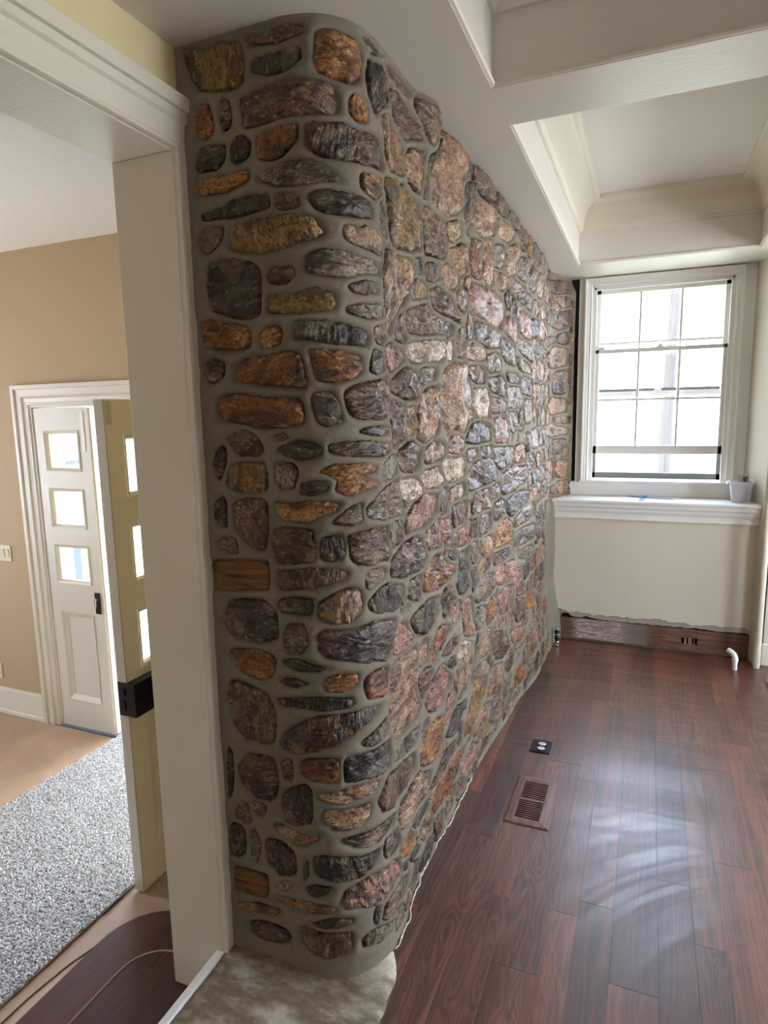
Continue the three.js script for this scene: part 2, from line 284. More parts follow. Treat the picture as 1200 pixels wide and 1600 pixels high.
['taupe', 10.1, 39.4, 12.1, 40.6, 13.2, 37.2, 12.3, 31.3, 10.5, 31.5],
['dark', 15.6, 38.8, 20.5, 39.1, 24.1, 36.8, 24.5, 30.4, 19.2, 28.6, 15.9, 31.9],
['dark', 27.6, 34.5, 28.6, 35.5, 28.3, 30.2, 27.3, 30.2],
['dark', 30.5, 37.3, 34.2, 38.2, 43, 36.4, 50, 36, 49.9, 33.4, 44.8, 30.8, 38.1, 31.1, 31.6, 32.1],
['taupe', 52.4, 37.2, 58.6, 35.7, 62.6, 32.7, 61.7, 29.6, 55.2, 30.3],
['wood', 3.5, 27.5, 8.5, 27.5, 15, 27.7, 15.6, 25.8, 15.3, 19.6, 3.5, 18.8],
['tan', 18.4, 25, 21.3, 27.2, 23.3, 26.4, 21.1, 24.8],
['dark', 27.1, 26.9, 30.8, 28.5, 35.1, 28.9, 33.8, 26.9, 29.4, 25.6],
['pink', 38.1, 23.6, 39.1, 27.4, 46.9, 29.5, 59.8, 24.9, 62.1, 19.4, 54.7, 19.3, 43.9, 21.4, 40.2, 22.3],
['ochre', 4, 15.5, 11.5, 17.1, 18.7, 17.6, 18.3, 16.1, 4.6, 13.2],
['ochre', 16.8, 22.1, 24.5, 22.1, 33.1, 23.2, 36.3, 22.1, 34.8, 21.1, 25.7, 19.5, 17.4, 20.3],
['dark', 8.2, 10.5, 13.4, 11.8, 20.5, 11.8, 21.8, 9.5, 20.3, 7.2, 13.1, 6.5, 8.8, 7.5],
['dark', 28.6, 16.5, 35.4, 19.2, 40.4, 18.9, 40, 17.4, 30.3, 15.6],
['brown', 25.1, 14, 28.3, 15.3, 32.8, 14.3, 40, 14.7, 40.1, 10, 37.4, 8.1, 30, 7.2, 26, 9.5],
['taupe', 43.6, 11.5, 48, 12.5, 57.4, 7.7, 55.8, 7, 47.9, 8.5, 44.2, 8.8],
['taupe', 53.1, 16.4, 61.1, 16.5, 68.9, 14.3, 67.8, 8.5, 59.2, 10.2, 50.7, 13],
['dark', 48.2, 18.5, 49.4, 18, 48.7, 13.7, 47.7, 15.4],
['grey', 66, 7.7, 70.5, 7.5, 74.8, 2.8, 71.3, 2],
['taupe', 76.3, 8.9, 81.3, 9.1, 83.2, 3.8, 77.1, 2.5],
['dark', 66.1, 20, 69.1, 18.3, 70.3, 15.2, 67.2, 17],
['amber', 64.1, 26.5, 72.1, 25.4, 77.7, 22.3, 76.6, 19.3, 68.3, 21.4],
['brown', 50.4, 50.7, 56.2, 53.9, 74.8, 50.9, 75.5, 45.1, 69.1, 43.1, 59, 44.3, 51.9, 47.4],
['tan', 63.8, 40.7, 74.5, 42.1, 89.4, 37.4, 88.1, 30.3, 76.1, 31.6, 66, 31.6],
['grey', 75, 27.9, 83.8, 26.8, 91.2, 25.3, 89, 22, 79.7, 23.3],
['tan', 80.6, 19.7, 92.2, 19.1, 97.8, 13.9, 94.3, 12.1, 81.5, 15.2],
['taupe', 59.6, 59.3, 69.6, 58.8, 78.8, 57.8, 74.9, 54.7, 62.7, 56],
['amber', 82.4, 48.7, 92.9, 50.9, 103.1, 49.9, 104.3, 45.4, 93.8, 40.4, 85.3, 41.9],
['dark', 87.6, 7, 98.9, 7.4, 100, 4.1, 89.6, 2.3, 85.3, 3.8],
['dark', 4, 65.2, 5.6, 62.9, 5.3, 52.4, 3.6, 48.1],
['dark', 72.8, 17.5, 81.5, 16, 86.6, 11.7, 79.4, 12.8],
['brown', 64.3, 237.7, 68.6, 238.2, 75.1, 236.8, 83.6, 235.3, 84.2, 232.6, 73.5, 230.6, 67.1, 231.4],
['brown', 80.9, 241.9, 88.3, 244, 95.5, 240.3, 91.2, 234.7, 86.6, 235.5],
['tan', 59.2, 227.9, 64.6, 229.5, 72.7, 226.2, 71.1, 219.2, 64.1, 218.7, 61.8, 222],
['tan', 75.4, 224.8, 84.1, 229.7, 86.3, 225.5, 83.8, 218.2, 77.2, 219.2],
['tan', 100.5, 239.6, 108.7, 240.4, 122.7, 240.7, 123.7, 224.5, 110.3, 219.7, 95, 218.8, 91.8, 224.7],
['dark', 88.5, 219.6, 90.7, 227.4, 99, 239, 94.4, 230.7, 90.6, 223.8, 92.1, 218.6],  // a shadow gap between stones, its shade laid in as dark stone
['ochre', 60.8, 213.3, 66.5, 216.3, 73, 216.5, 86, 215.8, 87.2, 203.8, 72.4, 200.8, 65.8, 200.5, 61.7, 205.9],
['brown', 89.2, 216.7, 104.6, 217.1, 109.3, 213.2, 107.3, 206.5, 89.1, 202.7],
['taupe', 57.6, 207.5, 60, 209.5, 61.3, 205.4, 60.3, 202.4, 58, 203.6],
['tan', 110.3, 216.9, 122.6, 219.4, 124.8, 216.3, 118.3, 213.6, 111.2, 213.1],
['dark', 125.9, 232.9, 136.2, 235.4, 135.1, 228.8, 130.4, 224.8, 124.8, 226],
['dark', 124.8, 238.5, 130.4, 239.7, 129.3, 236.9],
['brown', 138.6, 243.6, 148.6, 245.6, 163.9, 245, 164, 238.8, 148.8, 235.8, 139.8, 236.5],
['tan', 138.7, 231.1, 154.2, 234.7, 165.6, 234.4, 164.3, 226.4, 148.9, 223.3, 138.2, 223.3],
['brown', 167.8, 242.7, 184.4, 243.9, 186.4, 237.7, 168.6, 236.6],
['tan', 168.1, 233.6, 184.8, 235, 199.1, 235.4, 195.6, 229.9, 175.1, 228.2],
['taupe', 189.7, 241.6, 206.3, 243.6, 210.5, 239, 193.5, 237.2],
['brown', 212.3, 243.5, 229.4, 244.5, 230, 235.1, 213.7, 234],
['tan', 60.3, 197.7, 67.3, 197.9, 80.5, 198.8, 78.9, 194.2, 70.7, 186.7, 61.7, 178.2, 59.5, 181.9],
['dark', 81.9, 200, 86.3, 200.7, 87.8, 198.2, 84, 196.8],
['brown', 90.1, 199.7, 95.7, 201.8, 103.3, 202.3, 102.3, 198.9, 93.9, 196.4],
['tan', 105, 201.6, 117.2, 204.5, 123.2, 203.3, 122.1, 199.4, 107.6, 198.3],
['ochre', 78.9, 191.8, 83.2, 194.2, 90, 194.1, 90.7, 191.2, 78.8, 189.3],
['ochre', 115.3, 209.7, 134, 214.9, 136.2, 209.4, 132.9, 206.3, 123.2, 205.1, 116.2, 207.1],
['rust', 138.5, 217.2, 150.6, 219.9, 154.7, 209.2, 147, 206.1, 137.9, 208.5],
['brown', 93.9, 193.8, 105.8, 195.8, 117.1, 191.4, 127.4, 187.4, 117, 187.9, 97, 188.5],
['brown', 73.8, 184.1, 90.6, 188.1, 98.7, 186.4, 105.7, 185.6, 106.5, 182.1, 82.7, 178.8, 74.4, 180.1],
['brown', 65.3, 177.7, 70.5, 183.4, 72.8, 181.8, 72.6, 175.6, 67.7, 175.7],
['dark', 108.4, 185.7, 117, 187.3, 121.1, 185.5, 111.2, 181.8],
['taupe', 122.1, 196.7, 128.5, 199.2, 134, 197.4, 129.6, 193.7, 123.2, 194],
['pale', 73.5, 174.8, 79.8, 176.8, 100.3, 179.3, 108.3, 179, 107.3, 174.9, 95, 172.4, 76.8, 170.7],
['pink', 59.7, 172.7, 67.6, 174.7, 72.1, 173.7, 72.4, 170.9, 63.6, 168.2, 60.1, 169.6],
['brown', 63.5, 164.7, 72.6, 169.2, 80.9, 167.9, 86, 163, 79.3, 160.3, 69.7, 160.6, 63.4, 162.4],
['grey', 83.2, 168, 90.1, 170.5, 99.2, 170.5, 96.6, 167.1, 85.3, 165.1],  // grey here is a sky glint put into the stone colour
['pale', 111.1, 177.5, 117, 180.3, 116.9, 175.1, 112, 175.3],
['taupe', 122.1, 183.2, 128.5, 185.7, 131.8, 183, 129.6, 176.6, 123.1, 176.1],
['tan', 106.3, 167.5, 118.9, 172.6, 131.8, 173.7, 137.7, 160.5, 131.9, 150.2, 118.8, 150.2, 112.7, 149.5, 105.2, 156.7],
['tan', 85.2, 160.9, 93.2, 164.3, 102.6, 163.4, 102.5, 160.1, 100.6, 152.2, 89.6, 148.1, 81.9, 150, 82.8, 155.7],
['brown', 62, 157.7, 65.8, 160.1, 72.3, 159.2, 72, 152.3, 69.2, 149, 63.4, 148.3, 61.8, 153.1],
['amber', 74.2, 157.7, 79.9, 158.3, 79.7, 152.6, 76.1, 151.7, 73.4, 152.8],
['pink', 141, 204.1, 158.8, 205.3, 194.1, 204.5, 194.3, 200.7, 189.5, 192.5, 170.5, 193.2, 148.5, 193.2, 138.7, 195.6],
['pink', 197.9, 198.9, 218.8, 199.1, 223.1, 195.5, 215.3, 189.7, 194.7, 192.4],
['grey', 144.7, 191.4, 159.1, 191.8, 184.6, 189.8, 184.8, 184.6, 164.9, 182.8, 144.8, 184],
['brown', 135.2, 188.9, 139.9, 192.7, 142.5, 190.5, 141.1, 183.9, 135.2, 184.6],
['grey', 188, 189.4, 215.5, 187.3, 215.9, 179, 188.3, 181.8],
['tan', 135.3, 178.9, 143.6, 182.2, 159.3, 181.6, 159.4, 177.5, 148.7, 176.1, 135.3, 176.4],
['grey', 163.5, 179.2, 183.3, 181.4, 186.9, 174.1, 171, 172.6, 162.2, 174.9],
['brown', 138.8, 173.5, 148.7, 174.7, 160.8, 173.4, 162.4, 167.9, 151.4, 167.5, 138.8, 170.3],
['brown', 165.2, 170.1, 187, 172.6, 197.5, 169.2, 196, 162.8, 177.5, 164.7, 166.7, 167.3],
['pale', 143.8, 165.2, 165.3, 166.2, 170, 154.6, 145.1, 154.5],  // pale tone paints the bright wet highlight on this stone
['brown', 172.9, 162.4, 187.3, 163.4, 196.1, 160.8, 196.3, 155.6, 173.1, 155.7],
['dark', 131.9, 145.6, 141.4, 151.2, 157.1, 153.4, 170.2, 149.8, 168.8, 144, 144, 144.4],
['pink', 174.7, 154.2, 194.6, 154.8, 202.1, 149, 202.5, 142, 178.2, 142.8],
['taupe', 201.2, 168.5, 229.1, 169, 234.2, 159, 199.8, 158],
['taupe', 203.6, 156.4, 221.3, 157.2, 226.1, 149.3, 209.8, 148.4],
['pink', 224.5, 205.6, 259, 205.8, 259.9, 194.9, 227.3, 195.1],
['taupe', 221.2, 192.8, 257.8, 191, 263.6, 183, 223.6, 187.1],
['taupe', 217.7, 183.3, 256.1, 180.7, 261.6, 176.3, 224.2, 177.8],
['grey', 235.3, 175, 261.9, 173.4, 262.6, 164.9, 236.8, 166.2],
['taupe', 240.7, 162.6, 262.8, 163, 263.7, 152.3, 243.9, 151.7],
['brown', 197.3, 174.3, 228.8, 173.4, 229, 170.3, 204.8, 170.2],
['tan', 172.8, 214.6, 195.3, 216.7, 195.6, 210, 174.5, 210],
['taupe', 171.1, 223.2, 188.1, 227, 188.5, 217.6, 171.3, 215.7],
['tan', 190.7, 228.3, 212.9, 230.9, 213.5, 220.8, 192.5, 218.4],
['taupe', 216.3, 226.9, 235.6, 230.9, 238.6, 220.5, 217.4, 220.8],
['brown', 216.8, 218.7, 238.7, 219.2, 239.4, 211.1, 217.2, 211.9],
['dark', 192.3, 207.2, 205.7, 210.9, 206.8, 204, 195.9, 204.7],
['brown', 209.1, 209.8, 226.4, 209.2, 226.8, 202.6, 209.5, 202.8],
['tan', 158.5, 220.4, 168.6, 215.9, 170.1, 207.2, 156, 208.7],
['tan', 114.7, 148.2, 123, 148.9, 128.5, 145.8, 125.2, 141.5, 112.7, 142.9],
['brown', 67.1, 146.3, 75.9, 146.6, 84.8, 145.8, 83.1, 142.2, 75.7, 139.4, 67.6, 142.3],
['tan', 87, 143, 92, 146, 106.9, 145.8, 107.8, 141.9, 92.7, 140.4],
['pale', 83.8, 137.3, 99.5, 139.3, 107.7, 135.1, 105.8, 132.9, 89.2, 133],
['pale', 105.3, 139.4, 114.7, 141.1, 127.4, 140.6, 129.6, 134.3, 120.8, 132.8, 111.6, 132.9],
['pale', 69.4, 137.2, 75.6, 137.9, 84.4, 134, 84.4, 131.9, 71.2, 129.4],
['pink', 71.7, 126.8, 75.4, 129.3, 85.9, 131.2, 101.1, 129.8, 101, 124.6, 78, 122.1, 72.3, 122],
['taupe', 60.6, 126.5, 65.7, 126.5, 68.2, 123.8, 67.4, 120.3, 62.2, 119.8],
['brown', 61.4, 115.5, 64, 118, 79.4, 119.4, 87.8, 112.4, 80.6, 108.5, 60.6, 111.7],
['pink', 88.5, 119.1, 101, 119.8, 112.4, 120.4, 114.4, 115.1, 92, 113.3],
['rust', 84.3, 100.8, 88.5, 106.6, 98.9, 108.9, 108.3, 104.4, 121.8, 101.3, 118.5, 99.5, 106.3, 98.6],
['dark', 103.9, 130.1, 109.6, 131.2, 109.5, 123.3, 103.8, 123],
['tan', 112.1, 130.3, 129.6, 129.7, 134.3, 126.5, 129.6, 125.1, 112.5, 125.4],
['brown', 114.5, 123.9, 132, 124.1, 134.3, 118.4, 129.7, 115.1, 118.6, 116.3],
['pink', 120.7, 114, 134.4, 113.6, 136.8, 107.7, 132, 105.9, 120.7, 108.8],
['brown', 73.4, 107, 83.7, 106.3, 82.2, 100.8, 75.2, 103],
['dark', 73.5, 95.6, 98.7, 95.1, 101.4, 90.6, 89.7, 88.2, 79.3, 89.6],
['brown', 102.8, 94, 110.2, 95.1, 118.4, 88.9, 108.1, 86.1],
['dark', 112.3, 106.7, 116.4, 108.3, 122.4, 105.1, 120.7, 102.9],
['dark', 124, 104.2, 132, 105.2, 138.1, 103.3, 139.4, 91.6, 129.7, 89.2, 123.9, 92.1],
['purple', 136.7, 133.6, 146.6, 137.6, 169, 138.2, 178.5, 132.2, 178.7, 126.7, 139.2, 126.6],
['brown', 134.2, 142.4, 149.2, 142.3, 150.8, 138.7, 136.6, 138.3],
['taupe', 153.2, 142.8, 171.9, 142.1, 172, 138, 154, 138.5],
['grey', 175.7, 141.6, 213, 139.6, 211.5, 131.1, 188.6, 131.3, 175.9, 135.5],
['tan', 218.3, 139.3, 247.3, 137.8, 248, 129.3, 218.8, 130.6],
['brown', 190.4, 127.9, 210.8, 129.5, 250.5, 128.1, 251.2, 119.4, 199.9, 117.8, 190.7, 120.6],
['taupe', 173.1, 124.2, 185.5, 122.8, 187.3, 119.4, 174.2, 118.6],
['brown', 150.2, 124.6, 170, 123.8, 171.4, 115.1, 150.3, 116],
['dark', 144.2, 123.9, 148.4, 124.1, 147.7, 116.4, 144.3, 116.2],
['taupe', 176.4, 116.8, 195.6, 115, 197.7, 109.7, 179.3, 109.2],
['amber', 179.5, 102, 189.6, 104.3, 208.1, 104.7, 216.6, 96.1, 208.7, 93.2, 179.7, 95.5],
['taupe', 152.8, 114.9, 171.5, 113.6, 171.7, 105.8, 152.9, 106.1],
['brown', 141.7, 113.8, 149.6, 113.9, 149.7, 106.7, 141.8, 107.1],
['dark', 201.9, 114.2, 232.7, 114.8, 267.4, 111.7, 252.2, 106.6, 216.2, 104.3, 204.1, 108.8],
['taupe', 217.1, 103.3, 247.5, 104.3, 276.3, 104.4, 277.1, 95.9, 220.7, 98.2],
['grey', 221.8, 94.3, 277.5, 91.6, 280.1, 82.6, 230.1, 86.2, 222.1, 88.7],
['taupe', 141.8, 105.3, 149.1, 104.6, 149.3, 95.8, 141.9, 96.8],
['tan', 153.8, 103, 173.1, 102.4, 175, 90, 158.3, 90, 151.2, 93.9],
['brown', 178.8, 93.3, 208.9, 89.6, 209.1, 85.1, 180, 87.7],
['pink', 182.7, 85.4, 221.7, 81.4, 220, 73.5, 184.4, 77.1],
['taupe', 145.9, 83.4, 158.4, 85.4, 177.5, 84.2, 177.7, 77.2, 161.5, 76.8, 151.4, 78.1],
['grey', 140.6, 95.6, 148.5, 93.8, 149.4, 88.4, 144.6, 85.2],
['pink', 183.9, 70.5, 194.6, 71, 216.9, 68.7, 217.6, 57.3, 195, 61.3],
['brown', 223, 59.5, 247.4, 53.7, 248.1, 43.3, 225.8, 48.2],
['pink', 226.1, 65.3, 240.8, 63.5, 256.3, 55.4, 228.2, 60],
['amber', 251.4, 52.6, 278.8, 47.1, 279.4, 40.3, 254.4, 46.5],
['taupe', 233.9, 83.5, 270.3, 79.2, 276.2, 74.8, 235.1, 78.5],
['tan', 129.7, 83.7, 143.3, 81.2, 144.8, 67.4, 132.1, 70.2],
['grey', 146.8, 76.5, 161.5, 74.5, 164, 68.2, 150.2, 67.9],
['pink', 59.9, 91.4, 61.5, 95.9, 70.2, 93.3, 76.4, 88.6, 71.5, 86.6, 64, 87.9],
['tan', 58.2, 85.2, 65.4, 86.5, 76.3, 85.5, 76.8, 74.8, 80.7, 64.2, 69.1, 62.1, 61.5, 61.7, 58.4, 73.7],
['tan', 82.1, 83.4, 87.5, 84.1, 89.1, 76.4, 85.5, 76.5, 82.9, 78.7],
['brown', 81.3, 73.6, 87.3, 75.4, 91.5, 71.5, 88.9, 67.9, 84.4, 67.8, 81.6, 70.9],
['pink', 87, 64, 94.7, 67.5, 106, 67.8, 113.8, 62.6, 111.4, 58.4, 105.9, 57.2, 94.5, 57.3],
['rust', 92, 79.9, 97.9, 82.5, 108.4, 81.5, 113.9, 79.3, 101.9, 77.8, 95.8, 74.5],
['brown', 103.5, 73.7, 115, 73.9, 122.1, 72.9, 117.3, 70.9, 107.2, 72.4],
['pale', 122.1, 67.7, 135, 67.7, 140.5, 64.2, 135, 62.2, 125.8, 64],
['dark', 109.3, 68, 117.3, 66.4, 120.9, 63.6, 112.6, 65.3],
['tan', 117.2, 58.3, 129.7, 61.8, 146.3, 60.5, 152.4, 56.7, 137.8, 52.3, 124.6, 47.5],
['pink', 108, 50.4, 109.8, 54.7, 117.2, 54.1, 119.6, 50.4, 112.5, 47.6, 109, 46.2],
['brown', 89.9, 29.7, 103.4, 33.6, 117.1, 34, 119.5, 29.6, 103.3, 29.2],
['dark', 107.9, 41.6, 119.6, 45.1, 131, 43.4, 129.7, 39.6, 119.5, 37.4, 110.1, 40.1],
['ochre', 131.1, 31.7, 146.5, 44.6, 163.9, 40.5, 164, 33.7, 146.7, 29.2, 135.2, 27.2],
['rust', 95.8, 21.9, 107.7, 26, 129.7, 23.4, 135.2, 21.4, 124.5, 14.9, 103, 12.1],
['pink', 131.1, 16.1, 146.8, 17.1, 159.5, 10.5, 153.1, 6.7, 133.8, 11.2],
['dark', 122, 38.5, 126.6, 37.9, 129.7, 30.8, 125.8, 29.5],
['tan', 148.2, 25, 162.5, 26.3, 172.9, 24.4, 169.5, 19.4, 153, 17.4],
['tan', 166.4, 33.6, 179.7, 38.3, 195.3, 35.2, 191.5, 29.8, 172.8, 28.1],
['brown', 175.6, 52.8, 186.7, 53.7, 207.6, 43.7, 203.6, 37.1, 183.3, 42.6],
['tan', 211.9, 45.3, 241.3, 38.3, 251.5, 31, 231.6, 30.1],
['brown', 200.4, 33.3, 220.8, 33.4, 221.3, 24.2, 208.4, 27.2],
['amber', 223.5, 18, 242.8, 16, 246.1, 7.9, 227.9, 9.7],
['taupe', 176.8, 15, 196.2, 13.9, 220.5, 12.8, 216.2, 6.1, 188.4, 7.6],
['brown', 159.6, 6.8, 177, 5.3, 180.8, 3.9, 170.7, -1],
['brown', 317, 235.6, 358.6, 240.9, 357.6, 233.5, 324.5, 230.1],
['tan', 333.3, 228.2, 356.3, 232.2, 356.6, 227.1, 345.6, 223.6],
['brown', 340.4, 219.2, 358.3, 222.8, 355.9, 215.1, 343.7, 209.5, 336.9, 210],
['brown', 305.1, 199.8, 333.2, 203.6, 333.4, 199.8, 308.7, 196.5],
['brown', 337.2, 204.5, 356.4, 208.3, 356.8, 201.5, 341.5, 199.8],
['tan', 309.5, 190.3, 333.6, 197.6, 355.6, 197.9, 354.8, 187.5, 316.8, 184.4],
['brown', 330.6, 178.5, 353.6, 183.9, 351.6, 168.8, 331.1, 168.4],
['tan', 313.1, 160.4, 329.8, 165.1, 354.8, 164.1, 355.3, 155.8, 320.4, 156],
['tan', 335.9, 152, 356.9, 152.8, 356.3, 148.7, 337.4, 149],
['tan', 308.3, 145.2, 336.1, 147.3, 356.5, 145.1, 356.2, 140.9, 318.9, 141],
['brown', 332.6, 137.7, 354.9, 137.3, 348.1, 131.1, 337.1, 129.3],
['amber', 337.4, 122.6, 360.2, 122.2, 355, 111.6, 340.6, 114],
['tan', 311.1, 122.3, 333.3, 123.4, 336.5, 113.2, 322.6, 111],
['tan', 340.9, 109.2, 362.7, 107.2, 363.1, 100.9, 344, 102.3],
];

const stones = [];                           // { tone, q: [[s, y], ...] }
const cells = new Map(), CELL = 0.08;
function addStone(tone, q, fill = false) {
  const id = stones.length, b = [9, -9, 9, -9];
  for (const [s, y] of q) { b[0] = Math.min(b[0], s); b[1] = Math.max(b[1], s); b[2] = Math.min(b[2], y); b[3] = Math.max(b[3], y); }
  let area = 0; for (let i = 0; i < q.length; i++) { const p = q[i], r = q[(i + 1) % q.length]; area += (p[0] * r[1] - r[0] * p[1]) / 2; }
  if (area < 0) { q.reverse(); area = -area; }
  stones.push({ tone, q, b, area, fill });
  for (let i = Math.floor((b[0] - 0.045) / CELL); i <= Math.floor((b[1] + 0.045) / CELL); i++) for (let j = Math.floor((b[2] - 0.045) / CELL); j <= Math.floor((b[3] + 0.045) / CELL); j++) {
    const key = i * 1000 + j; if (!cells.has(key)) cells.set(key, []); cells.get(key).push(id);
  }
}
function gap(s, y, skip = -1) {             // distance to the nearest stone, negative inside one; 0.045 when there is none near
  let best = 0.045; const near = cells.get(Math.floor(s / CELL) * 1000 + Math.floor(y / CELL)); if (!near) return best;
  for (const id of near) {
    if (id === skip) continue; const { q, b } = stones[id]; if (s < b[0] - best || s > b[1] + best || y < b[2] - best || y > b[3] + best) continue;
    let inside = false, d2 = 1e9;
    for (let i = 0, j = q.length - 1; i < q.length; j = i++) {
      const [ax, ay] = q[j], [bx, by] = q[i];
      if ((by > y) !== (ay > y) && s < ((ax - bx) * (y - by)) / (ay - by) + bx) inside = !inside;
      const ex = bx - ax, ey = by - ay, t = clamp(((s - ax) * ex + (y - ay) * ey) / (ex * ex + ey * ey || 1e-9)), dx = s - ax - t * ex, dy = y - ay - t * ey;
      d2 = Math.min(d2, dx * dx + dy * dy);
    }
    const d = Math.sqrt(d2); if (inside) return -d; if (d < best) best = d;
  }
  return best;
}
function roundOff(q, keep = 0.22) {          // cut the corners of an outline once
  const r = []; for (let i = 0; i < q.length; i++) { const a = q[i], b = q[(i + 1) % q.length]; r.push([mix(a[0], b[0], keep), mix(a[1], b[1], keep)], [mix(b[0], a[0], keep), mix(b[1], a[1], keep)]); }
  return r;
}
for (const [tone, ...n] of STONES) { const q = []; for (let i = 0; i < n.length; i += 2) q.push([n[i] / 100, n[i + 1] / 100]); addStone(tone, roundOff(q, tone === 'wood' ? 0.06 : 0.13)); }
{ // the long face is laid tight: let each of its stones grow towards its neighbours; on the pier a little only
  const grown = stones.map(({ q }, id) => {
    const fine = q.length < 20 ? roundOff(q, 0.3) : q, cs = fine.reduce((a, p) => a + p[0], 0) / fine.length, cy = fine.reduce((a, p) => a + p[1], 0) / fine.length;
    return fine.map(([s, y]) => { const long = s > S2 - 0.02, most = stones[id].tone === 'wood' ? 0 : long ? 0.024 : 0.005, l = Math.hypot(s - cs, y - cy) || 1, dx = (s - cs) / l, dy = (y - cy) / l; let a = 0; while (a < most && gap(s + dx * a, y + dy * a, id) > 0.013 + a) a += 0.002; return [s + dx * a, clamp(y + dy * a, 0.01, 2.43)]; });
  });
  const tones = stones.map((t) => t.tone); stones.length = 0; cells.clear(); grown.forEach((q, k) => addStone(tones[k], q));
}
// The mason's fill: wherever the long face still has room, rows of stones grown until they almost touch their neighbours.
const FILL = ['brown', 'taupe', 'tan', 'brown', 'grey', 'brown', 'tan', 'dark', 'ochre', 'taupe', 'rust', 'pink'];
function grow(cs, cy, hw, hh) {
  if (gap(cs, cy) < 0.02 || (cy < 0.97 && cs > S3 - 0.14)) return;
  const n = 18, q = [], ph = rr(0, 0.3);
  for (let k = 0; k < n; k++) {
    const a = (k / n) * 2 * Math.PI + ph, c = Math.cos(a), d = Math.sin(a), cap = 1 / Math.pow(Math.pow(Math.abs(c) / hw, 7) + Math.pow(Math.abs(d) / hh, 7), 1 / 7) * rr(0.9, 1.03);
    let r = 0.006; while (r < cap) { const s = cs + c * r, y = cy + d * r; if (gap(s, y) < 0.0075 || y < 0.004 || (y < 0.97 && s > S3 - 0.13) || y > 2.425 || s > SEND - 0.012 || s < S2 + 0.01) break; r += 0.005; }
    q.push([cs + c * r, cy + d * r]);
  }
  const sm = q.map((p, i) => { const a = q[(i + n - 1) % n], b = q[(i + 1) % n]; return [(a[0] + 5 * p[0] + b[0]) / 7, (a[1] + 5 * p[1] + b[1]) / 7]; });
  let area = 0; for (let i = 0; i < n; i++) { const p = sm[i], r = sm[(i + 1) % n]; area += (p[0] * r[1] - r[0] * p[1]) / 2; }
  if (area < 0.0007) return;
  addStone(FILL[Math.floor(rnd() * FILL.length)], sm, true);
}
for (const scale of [1, 0.62, 0.4]) for (let y = 0.008; y < 2.42;) {
  const h = rr(0.085, 0.14) * scale; let s = S2 + 0.03;
  while (s < SEND - 0.02) { const w = rr(0.11, 0.26) * scale; grow(s + w / 2, y + h / 2 + rr(-0.01, 0.01), w / 2 - 0.006, h / 2 - 0.006); s += w; }
  y += h;
}

